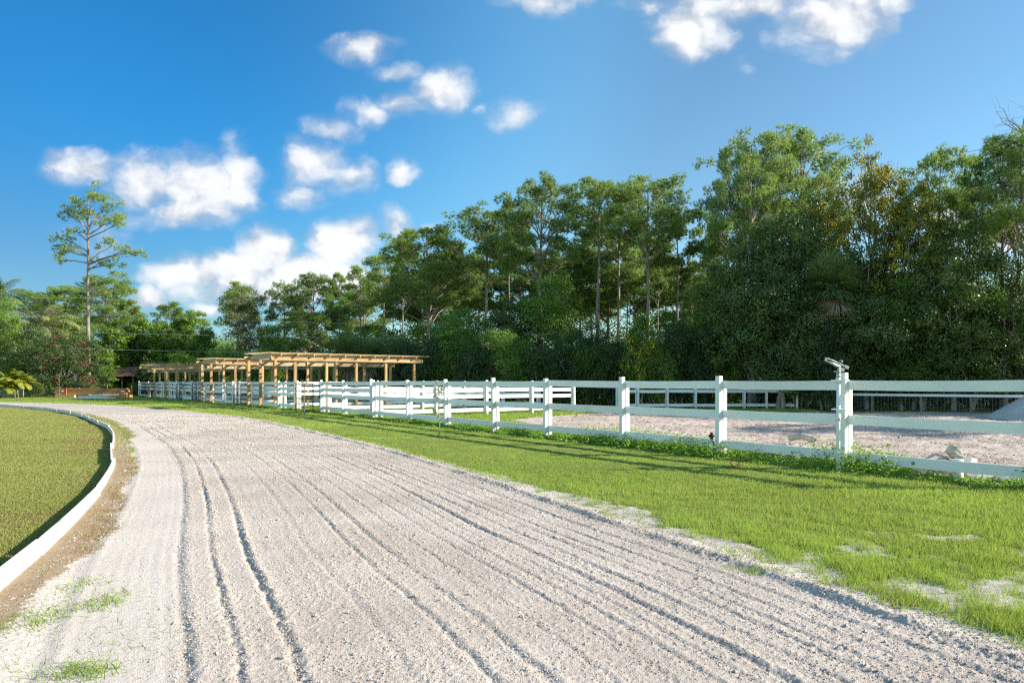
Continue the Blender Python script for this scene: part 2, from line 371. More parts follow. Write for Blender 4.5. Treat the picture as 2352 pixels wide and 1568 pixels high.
def make_ground():
    A = np.array([0.0, -4.0])
    th = np.radians(np.arange(-46, 46.001, .062))
    r = [5.4]
    while r[-1] < 420:
        q = r[-1]
        r.append(q * (1 + (.0015 if q < 13 else .0032 if q < 38 else .011 if q < 120 else .06)))
    r = np.array(r)
    X = A[0] + r[:, None] * np.sin(th)[None]; Y = A[1] + r[:, None] * np.cos(th)[None]
    nr, nc = X.shape
    x = X.ravel(); y = Y.ravel()
    d = np.full(x.shape, -50.0); arc = np.zeros(x.shape)
    near = (y < 62) & (x < 12) & (x > -60)
    d[near], arc[near] = line_dist(x[near], y[near], EDGE)
    k = np.full(x.shape, -50.0)
    k[near], _ = line_dist(x[near], y[near], KERB)          # + = lawn side
    far_left = (x <= -60)
    wig = .22 * (vnoise(x * 2.1, y * 2.1, 90) - .5) + .18 * (vnoise(x * 6, y * 6, 91) - .5)
    lawn = near & (k > 0.0)
    track = near & ~lawn & (d + wig * 1.2 > -.16)
    arena = inside(x + 3 * wig, y + 3 * wig, ARENA)
    ff = 1 - sstep(26, 60, y)
    z = np.zeros(x.shape); mask = np.zeros(x.shape); pale = np.zeros(x.shape)
    # track
    i = track
    z[i] = track_height(x[i], y[i], d[i], arc[i], ff[i]) * sstep(-.24, -.04, d[i])
    kd = -k                                              # distance from the kerb on the track side
    turfw = np.clip(.38 + .55 * (fbm(x * .9, y * .9, 95, 3) - .5) - .10 * (1 - sstep(4, 9, y)) + .35 * sstep(14, 24, y), .15, 1.2)
    mask[i] = (1 - sstep(.55, 1.15, kd[i] / turfw[i]))
    pale[i] = sstep(4.55, 5.0, d[i]) * .75 + .35 * sstep(3.9, 4.0, d[i]) * (1 - sstep(4.65, 4.8, d[i])) + .5 * (1 - sstep(-.12, .02, d[i]))
    # arena
    i = arena
    a1 = vnoise(x[i] * 5, y[i] * 5, 51); a2 = vnoise(x[i] * 11, y[i] * 11, 52); a3 = vnoise(x[i] * 24, y[i] * 24, 53)
    q = (x[i] * .34 + y[i] * .94)
    z[i] = .02 * a1 + .03 * np.clip(a2 - .45, 0, 1) + .02 * np.clip(a3 - .5, 0, 1) + .02 * np.sin(q * 4.2 + 2 * a1) * vnoise(x[i] * .5, y[i] * .5, 54)
    # turf
    turf = ~(track | arena | lawn)
    i = turf
    z[i] = .03 * (fbm(x[i] * .8, y[i] * .8, 61, 3) - .3) + .022 * (vnoise(x[i] * 9, y[i] * 9, 62) - .4) * (1 - sstep(20, 40, y[i]))
    z[i] *= np.where(near[i], sstep(.12, .6, -d[i]), 1.0)
    dn = np.where(near, -d, 50.0)
    nearfac = 1 - sstep(7.5, 13, y)
    mask[i] = np.clip((1 - sstep(.10, .50, dn[i] - .40 * nearfac[i] * (fbm(x[i] * 1.3, y[i] * 1.3, 63, 3) - .25))) * (.35 + .65 * nearfac[i])
                      + nearfac[i] * .72 * sstep(.56, .68, fbm(x[i] * 1.5, y[i] * 1.5, 64, 3)) * (1 - sstep(5.2, 7.5, y[i])) + .40 * (1 - sstep(5.5, 9, y[i])) * sstep(.53, .42, fbm(x[i] * 5, y[i] * 5, 68, 3)), 0, 1)
    i = lawn
    z[i] = -.012 + .010 * (vnoise(x[i] * 7, y[i] * 7, 65) - .5)
    pale[i] = .30 + .55 * (1 - sstep(.15, 1.2, k[i])) * vnoise(x[i] * 1.2, y[i] * .8, 66) * 1.3 + 1.1 * (fbm(x[i] * .35, y[i] * .9, 67, 3) - .45)
    v = np.stack([x, y, z], 1)
    ii = np.arange(nr - 1)[:, None] * nc + np.arange(nc - 1)[None]
    q = np.stack([ii, ii + 1, ii + nc + 1, ii + nc], -1).reshape(-1, 4)
    zone = np.zeros(x.shape, np.int8); zone[track] = 1; zone[arena] = 2; zone[lawn] = 3
    qz = zone[q[:, 0]]
    for zi, name, mat, sm in ((0, 'ground', 'turf', True), (1, 'track', 'track_sand', True), (2, 'arena_ground', 'arena_sand', True), (3, 'lawn', 'lawn_turf', True)):
        qq = q[qz == zi]
        used, inv = np.unique(qq, return_inverse=True)
        vv = v[used]; qq = inv.reshape(-1, 4)
        mk = mask[used]; pl = pale[used]
        if zi == 0:                                      # the same sheet runs on behind the camera and to the horizon
            n0 = len(vv); S = 2500
            vv = np.vstack([vv, [[-S, -S, -.35], [S, -S, -.35], [S, S, -.35], [-S, S, -.35]]])
            qq = np.vstack([qq, [[n0, n0 + 1, n0 + 2, n0 + 3]]]); mk = np.r_[mk, [0] * 4]; pl = np.r_[pl, [0] * 4]
        me = mesh_np(name, vv, np.zeros((0, 3), np.int64), qq, sm)
        for an, av in (('mask', mk), ('pale', pl)):
            a = me.attributes.new(an, 'FLOAT', 'POINT'); a.data.foreach_set('value', av.astype(np.float32))
        me.materials.append(M[mat])
        tag(link(name, me), kind='structure')
make_ground()

rng = np.random.default_rng(11)
def ground_blades(name, x, y, h, w, mat, lean=.55, tint=None, kind='stuff'):
    n = len(x)
    a = rng.random(n) * 2 * math.pi; ln = lean * rng.random(n) ** .7
    d = np.stack([np.cos(a) * ln, np.sin(a) * ln, np.ones(n)], 1)
    g = Geo(); base = np.stack([x, y, np.full(n, -.01)], 1)
    g.blades(base, d, h, w, tint if tint is not None else rng.random(n))
    o = g.build(name, M[mat]); tag(o, kind=kind); return o

def scatter_log(n, d0, d1, xl, xr):
    """points with fewer per square metre the farther off they lie"""
    y = d0 * (d1 / d0) ** rng.random(n)
    a, b = xl(y), xr(y)
    return a + (b - a) * rng.random(n), y

# --- loose clods lying on the sand
def clods(n, d0, d1, xl, xr, sel, name, mat, sz, hfun):
    x, y = scatter_log(n, d0, d1, xl, xr)
    keep = sel(x, y); x, y = x[keep], y[keep]; m = len(x)
    z = hfun(x, y)
    r_ = sz(x, y) * (.35 + .9 * rng.random(m) ** 2.5) * np.where(rng.random(m) < .012, 2.2, 1.0)
    oc = np.array([[1, 0, 0], [0, 1, 0], [-1, 0, 0], [0, -1, 0], [0, 0, 1], [0, 0, -1]], float)
    v = oc[None] * (1 + .45 * (rng.random((m, 6, 1)) - .5)) + .28 * (rng.random((m, 6, 3)) - .5)
    an = rng.random(m) * 6.28; c, s_ = np.cos(an)[:, None], np.sin(an)[:, None]
    vx = v[..., 0] * c - v[..., 1] * s_; vy = v[..., 0] * s_ + v[..., 1] * c
    v = np.stack([vx * (1 + .4 * rng.random((m, 1))), vy, v[..., 2] * .72], -1) * r_[:, None, None]
    v += np.stack([x, y, z + r_ * .22], 1)[:, None]
    f = np.array([[0, 1, 4], [1, 2, 4], [2, 3, 4], [3, 0, 4], [1, 0, 5], [2, 1, 5], [3, 2, 5], [0, 3, 5]])
    t = (np.arange(m)[:, None, None] * 6 + f[None]).reshape(-1, 3)
    me = mesh_np(name, v.reshape(-1, 3), t, np.zeros((0, 4), np.int64))
    me.materials.append(M[mat]); tag(link(name, me), kind='stuff')
def on_track(x, y):
    d, arc = line_dist(x, y, EDGE); k, _ = line_dist(x, y, KERB)
    w = .20 + .20 * (fbm(x * 1.1, y * 1.1, 60, 3) > .5)
    for c, dep, wd in RUTS: w = np.maximum(w, min(1, .25 + dep / .014) * np.exp(-((d - c + .03) / .055) ** 2))
    w = np.maximum(w, 1.0 * np.exp(-((d - .06) / .12) ** 2))
    w = np.where((d > 3.98) & (d < 4.62), .04, w); w = np.where(d > 4.7, w * .35, w)
    return (d > -.25) & (k < -.12) & (rng.random(len(x)) < w)
def track_z(x, y):
    d, arc = line_dist(x, y, EDGE); return track_height(x, y, d, arc, 1 - sstep(26, 60, y))
clods(330000, 2.7, 30, lambda y: np.maximum(np.interp(y, KERB[:, 1], KERB[:, 0]), -.85 * y), lambda y: np.interp(-y, -EDGE[::-1, 1], EDGE[::-1, 0]) + .3, on_track, 'sand_clods', 'track_sand',
      lambda x, y: .0042 + .0006 * y, track_z)
clods(40000, 9, 34, lambda y: .05 * y, lambda y: .85 * y, lambda x, y: inside(x, y, ARENA) & (fbm(x * 1.4, y * 1.4, 46, 3) > .52), 'arena_clods', 'arena_sand', lambda x, y: .006 + .0008 * y, lambda x, y: .03 + 0 * x)

# --- verge between the track and the fence
x, y = scatter_log(900000, 3.0, 50, lambda y: np.interp(-y, -EDGE[::-1, 1], EDGE[::-1, 0]) - .4, lambda y: np.minimum(.80 * y + .6, np.where(y < 31, (18.54 - y) / 1.457, -8.74 - (y - 31.27) / 1.27) + .4))
d, arc = line_dist(x, y, EDGE); dn = -d
nf = 1 - sstep(7.5, 13, y)
mk = np.clip((1 - sstep(.10, .50, dn - .40 * nf * (fbm(x * 1.3, y * 1.3, 63, 3) - .25))) * (.35 + .65 * nf) + nf * .72 * sstep(.56, .68, fbm(x * 1.5, y * 1.5, 64, 3)) * (1 - sstep(5.2, 7.5, y)), 0, 1)
clump = fbm(x * 5, y * 5, 68, 3)
keep = (dn > .06) & (rng.random(len(x)) > np.clip(mk * 1.15 + nf * 2.0 * (.48 - clump), 0, .965)) & (rng.random(len(x)) < np.clip(.25 + y * .07, 0, 1))
x, y, mk, clump, nf = x[keep], y[keep], mk[keep], clump[keep], nf[keep]
h = (.022 + .045 * rng.random(len(x)) ** 1.5) * (.65 + .60 * nf) * (.6 + .8 * clump) * (1 + .012 * y)
w = .0026 + .00075 * y
t = np.clip(.18 + .5 * rng.random(len(x)) + 1.2 * (fbm(x * .7, y * .7, 69, 3) - .45) + .8 * (clump - .5), 0, 1)
ground_blades('verge_grass', x, y, h, w, 'grass', .75, t)
# dry straws among it
s = rng.random(len(x)) < .22 * sstep(.40, .66, fbm(x * .9, y * .9, 70, 3)) + .03
ground_blades('dry_grass', x[s], y[s], h[s] * 1.0, w[s] * .9, 'dry_grass', 1.1)

# --- mown lawn inside the kerb
x, y = scatter_log(380000, 3.2, 44, lambda y: -.80 * y - .8, lambda y: np.interp(y, KERB[:, 1], KERB[:, 0]))
k, _ = line_dist(x, y, KERB)
patch = np.clip(1.9 * (fbm(x * .35, y * .9, 67, 3) - .42) + .9 * (1 - sstep(.15, 1.2, k)) * (vnoise(x * 1.2, y * .8, 66) - .25), 0, .8)
keep = (k > .05) & (rng.random(len(x)) < np.clip(.3 + y * .06, 0, 1) * (1 - patch))
x, y = x[keep], y[keep]
t = np.clip(.1 + .5 * rng.random(len(x)) + .5 * (fbm(x * .5, y * 1.1, 67, 3) - .4), 0, 1)
ground_blades('lawn_grass', x, y, .012 + .020 * rng.random(len(x)), .003 + .0008 * y, 'lawn', .9, t)

# --- dead turf and green tufts between the kerb and the sand
x, y = scatter_log(150000, 2.8, 36, lambda y: np.interp(y, KERB[:, 1], KERB[:, 0]), lambda y: np.interp(y, KERB[:, 1], KERB[:, 0]) + 1.9)
k, _ = line_dist(x, y, KERB); kd = -k
turfw = np.clip(.38 + .55 * (fbm(x * .9, y * .9, 95, 3) - .5) - .10 * (1 - sstep(4, 9, y)) + .35 * sstep(14, 24, y), .15, 1.2)
mk = 1 - sstep(.45, 1.1, kd / turfw)
cl = fbm(x * 6, y * 6, 96, 3)
keep = (kd > .06) & (rng.random(len(x)) < mk * np.clip((cl - .30) * 4, 0, 1) * np.clip(.3 + y * .06, 0, 1))
xx, yy = x[keep], y[keep]
green = rng.random(len(xx)) < np.where(yy > 12.5, .55, .10)
ground_blades('dead_turf', xx[~green], yy[~green], .014 + .024 * rng.random((~green).sum()), .0026 + .0006 * yy[~green], 'dry_grass', 1.4)
gx, gy = [xx[green]], [yy[green]]; gh = [.015 + .03 * rng.random(green.sum())]
for cx, cy, sx, sy, n, hh in ((-2.86, 4.02, .12, .16, 420, .05), (-2.62, 4.38, .08, .12, 230, .05), (-3.0, 4.75, .10, .12, 150, .035), (-2.1, 3.32, .09, .06, 260, .06), (-2.5, 3.3, .2, .2, 60, .04), (-2.15, 3.9, .25, .45, 110, .05),
                              (-1.95, 4.7, .4, .6, 150, .035), (-2.7, 3.0, .12, .12, 120, .05), (-3.3, 3.75, .15, .2, 200, .04), (-1.6, 3.6, .3, .3, 60, .04), (-5.8, 14.2, .5, 1.0, 500, .04), (-5.3, 13.0, .4, .7, 260, .04),
                              (1.86, 5.02, .07, .05, 700, .07), (1.72, 5.12, .1, .06, 260, .05), (2.1, 4.72, .08, .05, 160, .05)):
    n = int(n); sp = rng.normal(0, 1, (n, 2))
    gx.append(cx + sp[:, 0] * sx); gy.append(cy + sp[:, 1] * sy); gh.append(hh * (.4 + .8 * rng.random(n)))
for _ in range(330):                                  # longer tussocks standing out of the verge near the track
    ty = 3.3 * (9.5 / 3.3) ** rng.random(); ex = np.interp(-ty, -EDGE[::-1, 1], EDGE[::-1, 0]); tx = ex + .25 + (min(.78 * ty, (18.54 - ty) / 1.457) - ex) * rng.random() ** 1.3
    n = rng.integers(14, 60); sp = rng.normal(0, 1, (n, 2)) * (.025 + .05 * rng.random())
    gx.append(tx + sp[:, 0]); gy.append(ty + sp[:, 1]); gh.append((.05 + .07 * rng.random()) * (.5 + .6 * rng.random(n)))
gx, gy, gh = map(np.concatenate, (gx, gy, gh))
ground_blades('grass_tufts', gx, gy, gh, .0032 + .0006 * gy, 'grass', 1.1)

# --- rough grass inside the pens and along the tree line
n = 220000
x, y = scatter_log(n, 20, 75, lambda y: np.where(y < 31, (18.54 - y) / 1.457, -8.74 - (y - 31.27) / 1.27) - .3, lambda y: .2 * y + 8)
keep = ~inside(x, y, ARENA) & (y < 66)
x, y = x[keep], y[keep]
ground_blades('rough_grass', x, y, .06 + .10 * rng.random(len(x)), .012 + .0007 * y, 'grass', .7)
x = -70 + 60 * rng.random(60000); y = 46 + 24 * rng.random(60000)
d, _ = line_dist(x, y, EDGE); keep = (d < -.1) & (y < fence_y(x) + 3)
ground_blades('far_grass', x[keep], y[keep], .05 + .06 * rng.random(keep.sum()), .05, 'grass', .6)

# --- leafy weeds along the foot of the fence
def weeds(name, cx, cy, hh, nl, mat, size):
    g = Geo(); n = len(cx)
    tot = np.repeat(np.arange(n), nl); m = len(tot)
    hgt = hh[tot] * rng.random(m) ** .8
    sp = .35 * hh[tot] + .05
    c = np.stack([cx[tot] + rng.normal(0, 1, m) * sp, cy[tot] + rng.normal(0, 1, m) * sp, hgt + .01], 1)
    a = rng.normal(0, 1, (m, 3)); a[:, 2] *= .4
    nn = rng.normal(0, .55, (m, 3)); nn[:, 2] += 1
    sz = size[tot] * (.6 + .7 * rng.random(m))
    g.leaves(c, a, nn, sz, sz * .55, np.clip(.5 * rng.random(m) + .5 * rng.random(n)[tot], 0, 1))
    return tag(g.build(name, M[mat]), kind='stuff')
n = 4200
u = rng.random(n); fx = 8.2 - 22 * u ** 1.35
off = rng.normal(.22, .30, n)
fy = fence_y(fx)
hh = (.05 + .17 * rng.random(n) ** 1.6) * (.55 + 1.0 * sstep(-4, 4, fx)) * np.clip(3.2 * (fbm(fx * 1.3, off * 2 + fx, 97, 3) - .28), .12, 1.7)
thin = ((fx > 4.0) & (fx < 5.0)) | ((fx > 5.7) & (fx < 6.7)); hh = np.where(thin, hh * .5, hh); sel = ~thin | (rng.random(n) < .40)
fx, off, fy, hh = fx[sel], off[sel], fy[sel], hh[sel]; n = len(fx)
weeds('fence_weeds', fx + off * .825, fy + off * .566, hh, 26, 'weed', .04 + .02 * rng.random(n) + .0006 * fy)
n = 1600
u = rng.random(n); fx = 8.0 - 9 * u; off = .5 + 1.0 * rng.random(n)
hh = (.04 + .12 * rng.random(n)) * 1.2
thin = ((fx > 4.0) & (fx < 5.0)) | ((fx > 5.7) & (fx < 6.7)); hh = np.where(thin, hh * .4, hh)
weeds('creeping_weeds', fx + off * .825, fence_y(fx) + off * .566, hh, 20, 'weed', .05 + .02 * rng.random(n))
# ================================================================== built things
def put(g, name, mat, root, smooth=False):
    """build g (world coordinates) as a child of root (unrotated)"""
    off = np.array(root.location)
    g.v = [v - off for v in g.v]
    return g.build(name, M[mat], root, smooth)

rs = np.random.default_rng(5)
FD = np.array([.566, -.825, 0]); FN = np.array([-.825, -.566, 0])       # along the front fence, and its camera side

# ---- white edging boards along the inside of the track
def edging():
    L = smooth_line(KERB, 900)
    cum = np.r_[0, np.cumsum(np.linalg.norm(np.diff(L, axis=0), axis=1))]
    root = tag(empty('track_edging', (L[100, 0], L[100, 1], 0)), 'low white board edging curving between the mown lawn and the sand track', 'edging')
    s = .3
    while s < cum[-1] - 12:
        ln = 2.75 + rs.random() * .9
        e = s + ln
        k = 5
        ss = np.linspace(s + .016, e - .016, k)
        p = np.stack([np.interp(ss, cum, L[:, 0]), np.interp(ss, cum, L[:, 1])], 1)
        st = p[0] + (p[-1] - p[0]) * np.linspace(0, 1, k)[:, None]
        p = st * .55 + p * .45
        j0, j1 = rs.normal(0, .022, 2)
        d = unit(np.gradient(p, axis=0)); nrm = np.stack([-d[:, 1], d[:, 0]], 1)
        p = p + nrm * np.linspace(j0, j1, k)[:, None]
        h0, h1 = .122 + rs.normal(0, .014, 2)
        h = np.linspace(h0, h1, k); t = .014
        v = []
        for i in range(k):
            a = p[i] - nrm[i] * t; b = p[i] + nrm[i] * t
            v += [[*a, -.05], [*b, -.05], [*b, h[i]], [*a, h[i]]]
        q = []
        for i in range(k - 1):
            o = i * 4
            for j in range(4): q.append([o + j, o + 4 + j, o + 4 + (j + 1) % 4, o + (j + 1) % 4])
        o = (k - 1) * 4; q += [[3, 2, 1, 0], [o, o + 1, o + 2, o + 3]]
        g = Geo().add(v, q)
        put(g, 'board', 'kerb', root)
        s = e
edging()

# ---- white board fences
def fence(name, label, posts, heights, n_front, ph=1.50, rh=.152, back=True, group='white board fences', vary=.03, rail_skip=(), post_w=.046):
    posts = [np.array([x, y, 0.0]) for x, y in posts]
    nf = np.array([*n_front, 0.0])
    root = tag(empty(name, tuple(posts[0])), label, 'fence', group)
    for i, p in enumerate(posts):
        a = posts[min(i + 1, len(posts) - 1)] - posts[max(i - 1, 0)]; a = unit(a)
        n = np.array([a[1], -a[0], 0]); n = n if n @ nf > 0 else -n
        lean = rs.normal(0, .006, 2)
        ax = np.array([a, n, unit(np.array([lean[0], lean[1], 1.0]))])
        H = ph + rs.normal(0, vary)
        g = Geo().box(p + [0, 0, H / 2 - .1], (post_w, post_w, H / 2 + .1), ax)
        if back: g.box(p - n * .133 + [0, 0, .64], (.044, .043, .74), ax)
        put(g, 'post', 'vinyl_post', root)
    for i in range(len(posts) - 1):
        a = unit(posts[i + 1] - posts[i]); n = np.array([a[1], -a[0], 0]); n = n if n @ nf > 0 else -n
        for hz in heights:
            if (i, hz) in rail_skip: continue
            z0, z1 = hz + rs.normal(0, .008, 2)
            A = posts[i] - n * .068 + [0, 0, z0]; B = posts[i + 1] - n * .068 + [0, 0, z1]
            e = a * .004
            g = Geo()
            m = 7; pts = A + (B - A) * np.linspace(0, 1, m)[:, None]
            pts[:, 2] -= .012 * np.sin(np.linspace(0, math.pi, m)) * rs.random()
            pts[0] += e; pts[-1] -= e
            v = []
            for q in pts:
                for sx, sz in ((-1, -1), (1, -1), (1, 1), (-1, 1)): v.append(q + n * (.019 * sx) + [0, 0, sz * rh / 2])
            qd = []
            for k in range(m - 1):
                for j in range(4): qd.append([k * 4 + j, k * 4 + 4 + j, k * 4 + 4 + (j + 1) % 4, k * 4 + (j + 1) % 4])
            qd += [[3, 2, 1, 0], [m * 4 - 4, m * 4 - 3, m * 4 - 2, m * 4 - 1]]
            g.add(v, qd); put(g, 'rail', 'vinyl', root)
    return root

def on_front(px):
    u = (px - 1176) / FPX
    D = 18.54 / (1 + 1.457 * u) if px > 736 else 20.17 / (1 + 1.27 * u)
    return (u * D, D)
H3 = (1.36, .80, .235); H4 = (1.36, 1.08, .80, .235)
fn = FN[:2]
arena = fence('board_fence', 'long white three-rail board fence along the sand arena, behind the sprinkler pipe', [on_front(p) for p in (2372, 1938, 1651, 1429, 1253, 1133, 1023, 936, 857)], H3, fn)
# short extra stake under the lowest rail
q0 = np.array([*on_front(2190), 0.0]) - FN * -.0
g = Geo().box(q0 - FN * .15 + [0, 0, .06], (.052, .042, .26), [FD, FN, [0, 0, 1]]); put(g, 'stake', 'vinyl_post', arena)
fence('board_fence', 'short white four-rail fence run just right of the open black gate', [on_front(p) for p in (857, 788, 738)][0:1] and [(on_front(857)[0] - .10, on_front(857)[1] + .145)] + [on_front(p) for p in (788, 738)], H4, fn)
fence('board_fence', 'white four-rail fence run left of the open black gate, behind two tall timber posts', [on_front(p) for p in (683, 640, 572)], H4, fn)
fence('board_fence', 'white four-rail fence run behind the bushiest sapling, between two black gates', [on_front(p) for p in (535.6, 512, 485, 464)], H4, fn)
fence('board_fence', 'short white four-rail fence panel behind the slim sapling left of the middle shade structure', [on_front(p) for p in (440.6, 421)], H4, fn)
fence('board_fence', 'white four-rail fence run under the low farthest shade structures', [on_front(p) for p in (405, 389, 371, 356)], H4, fn)
fence('board_fence', 'last white four-rail fence panel at the far end, beside the lumber', [on_front(p) for p in (341, 319)], H4, fn)

U = np.array([.825, .566]); V = np.array([-.62, .785])
def along(p, d, n, step=2.42): return [tuple(np.array(p) + d * step * i) for i in range(n)]
divs = [(857, 5, 'sunlit white divider fence running back from the long fence beside the sand arena'),
        (738, 6, 'sunlit white divider fence running back beside the open black gate'),
        (640, 6, 'sunlit white divider fence between the nearest and the second shade structure'),
        (536, 6, 'sunlit white divider fence seen through the closed gate beside two timber posts'),
        (441, 5, 'sunlit white divider fence behind the middle shade structure'),
        (389, 5, 'white divider fence in front of the two farthest shade structures'),
        (335, 4, 'white divider fence at the far end of the pens')]
ends = []
for px, n, lb in divs:
    st = np.array(on_front(px)) + U * .35
    ps = along(st, U, n, 2.42)
    ends.append(ps[-1])
    fence('divider_fence', lb, ps, H4, (.5, -.85), 1.46, group='white divider fences of the pens')
b0 = (5.3, 33.9)
far = [(5.3, 33.9)] + [at(p, D) for p, D in ((1465, 34.6), (1533, 35.0), (1598, 35.2), (1710, 35.5), (1761, 35.5), (1800, 35.3), (1831, 35.0))]
fence('back_fence', 'white fence at the back of the sand arena, dappled by tree shade', far, (1.30, .95, .235), (0, -1), 1.36)
fence('back_fence', 'white fence closing the back of the pens behind the timber posts', [ends[1], (ends[1][0] - 1.2, ends[1][1] + 2.1), (ends[2][0] + .2, ends[2][1] - .4), ends[3]], H4, (.6, -.8), 1.46)

# ---- wire fence below the trees at the back of the arena
def wire_fence():
    P = [np.array([*at(px, D), 0]) for px, D in ((1838, 35.4), (1917, 34.2), (2003, 33.0), (2115, 31.6), (2230, 30.4), (2352, 29.4), (2480, 28.4))]
    root = tag(empty('wire_fence', tuple(P[0])), 'wire mesh fence with weathered posts and a pale top rail in tree shade', 'fence')
    for p in P:
        g = Geo().tube([p + [0, 0, -.1], p + [.01, 0, .5], p + [0, .01, .84]], [.06, .055, .05], 8); put(g, 'post', 'wood_old', root)
    for a, b in zip(P[:-1], P[1:]):
        g = Geo().bar(a + [0, -.08, .81], b + [0, -.08, .81], .03, .11); put(g, 'rail', 'vinyl', root)
    g = Geo()
    for a, b in zip(P[:-1], P[1:]):
        for z in np.linspace(.06, .72, 7): g.tube([a + [0, -.06, z], (a + b) / 2 + [0, -.06, z - .01], b + [0, -.06, z]], .004, 3, False)
        k = 14
        for i in range(k):
            q = a + (b - a) * (i + .5) / k; g.tube([q + [0, -.064, .04], q + [0, -.064, .74]], .0035, 3, False)
    put(g, 'wire_mesh', 'galvanised', root)
wire_fence()

# ---- black tubular gates
def gate(label, a, b, h=1.24, z0=.10, group='black tubular gates'):
    a = np.array([*a, z0]); b = np.array([*b, z0]); d = unit(b - a); w = np.linalg.norm(b - a)
    root = tag(empty('metal_gate', (a[0], a[1], 0)), label, 'gate', group)
    c = .13; up = np.array([0, 0, 1.0])
    pts = [a + up * 0, a + up * (h - c)]
    arc = [a + d * (c - c * math.cos(t)) + up * (h - c + c * math.sin(t)) for t in np.linspace(.3, 1.27, 3)]
    arc2 = [b - d * (c - c * math.sin(t)) + up * (h - c + c * math.cos(t)) for t in np.linspace(.3, 1.27, 3)]
    pts += arc + [a + d * c + up * h, b - d * c + up * h] + arc2 + [b + up * (h - c), b]
    g = Geo().tube(pts, .023, 8); g.tube([a, b], .023, 8); put(g, 'gate_frame', 'black_metal', root, True)
    for z in (.28, .55, .88):
        g = Geo().tube([a + up * z, b + up * z], .015, 6); put(g, 'bar', 'black_metal', root, True)
    m = (a + b) / 2; g = Geo().tube([m, m + up * h], .018, 6); put(g, 'upright', 'black_metal', root, True)
    g = Geo()
    for i in range(1, int(w / .1)): g.tube([a + d * i * .1 + up * .01, a + d * i * .1 + up * .54], .0035, 3, False)
    for z in np.arange(.07, .54, .08): g.tube([a + up * z, b + up * z], .0035, 3, False)
    put(g, 'wire_mesh', 'black_metal', root)
    for z in (.2, .95):
        g = Geo().box(a - d * .035 + up * z, (.03, .02, .03), [d, np.cross(up, d), up]); put(g, 'hinge', 'black_metal', root)
g0 = np.array(on_front(683)) + FN[:2] * .10 + FD[:2] * .09
gate('black gate standing open toward the track, behind a thin sapling', g0, np.array(at(719, 30.3)))
def gap(p, q, lb):
    a = np.array(on_front(p)); b = np.array(on_front(q)); d = unit(b - a)
    gate(lb, a + d * .12, b - d * .10)
gap(572, 535.6, 'closed black gate beside the two tall timber posts at the nearest shade structure')
gap(464, 440.6, 'closed black gate left of the bushiest sapling')
gap(421, 405, 'narrow black gate behind the slim sapling')
gap(356, 341, 'farthest black gate, near the lumber')

# ---- timber shade structures
def pergola(label, o, L=8.5, W=3.3, white=False, hb=2.54, npost=5, ends_up=True):
    u = np.array([.80, .60, 0]); v = np.array([-.61, .79, 0]); w = np.array([0, 0, 1.0])
    o = np.array([*o, 0.0])
    root = tag(empty('shade_structure', tuple(o)), label, 'shade structure', 'timber shade structures over the pens')
    P = lambda a, b, z: o + u * a + v * b + w * z
    # posts
    for row, b in ((0, .10), (1, W - .10)):
        for i in range(npost):
            a = 1.2 + (L - 1.5) * i / (npost - 1) + rs.normal(0, .05)
            top = hb + (.0 if row == 0 else .05)
            if row == 0 and i in (0, 2, 3) or (row == 1 and i == 0): top = hb + .36
            bb = b + (.12 if row == 0 else -.12)
            g = Geo().box(P(a, bb, top / 2 - .1), (.062, .062, top / 2 + .1), [u, np.cross(w, u), w]); put(g, 'post', 'wood_post', root)
    # beams along the length (front in two boards)
    s = L * .62
    for a0, a1, mt in ((0, s, 'wood'), (s + .004, L + .25, 'paint_white' if white else 'wood')):
        g = Geo().bar(P(a0, .09, hb + .115), P(a1, .09, hb + .115), .045, .23); put(g, 'beam', mt, root)
    if white:
        g = Geo().bar(P(L + .254, .09, hb + .115), P(L + .6, .09, hb + .115), .045, .23); put(g, 'beam', 'wood', root)
    g = Geo().bar(P(-.45, W - .09, hb + .165), P(L + .2, W - .09, hb + .165), .045, .23); put(g, 'beam', 'wood', root)
    # end boards
    for a in (-.03, L + .0):
        g = Geo().bar(P(a, -.02 if a < 0 else .2, hb + .235), P(a, W - .15, hb + .245), .04, .30); put(g, 'end_board', 'wood_shaded', root)
    # rafters
    n = 10
    for i in range(n):
        a = .42 + (L - .75) * i / (n - 1)
        g = Geo().bar(P(a, -.16, hb + .30), P(a, W + .15, hb + .355), .042, .135); put(g, 'rafter', 'wood', root)
    # battens along the length on top of the rafters
    for b in np.linspace(-.14, W + .12, 6):
        z = hb + .30 + .055 * (b + .16) / (W + .31) + .0675 + .018
        g = Geo().bar(P(-.38, b, z), P(L + .55, b, z), .09, .034); put(g, 'batten', 'wood', root)
    g = Geo().bar(P(.2, W - .2, hb - .12), P(L, W - .2, hb - .10), .04, .19); put(g, 'tie_beam', 'wood_shaded', root)
pergola('raw timber shade structure nearest the long fence, tallest in view, with rafters and battens', (-12.3, 35.0), 8.6)
pergola('raw timber shade structure second from the arena, part of its front beam painted white', (-18.7, 43.2), 8.2, 3.3, True)
pergola('raw timber shade structure third from the arena, partly hidden by the second', (-28.6, 55.6), 8.4)
pergola('raw timber shade structure farthest from the arena, lowest in view beside the hut', (-31.6, 59.9), 7.5)
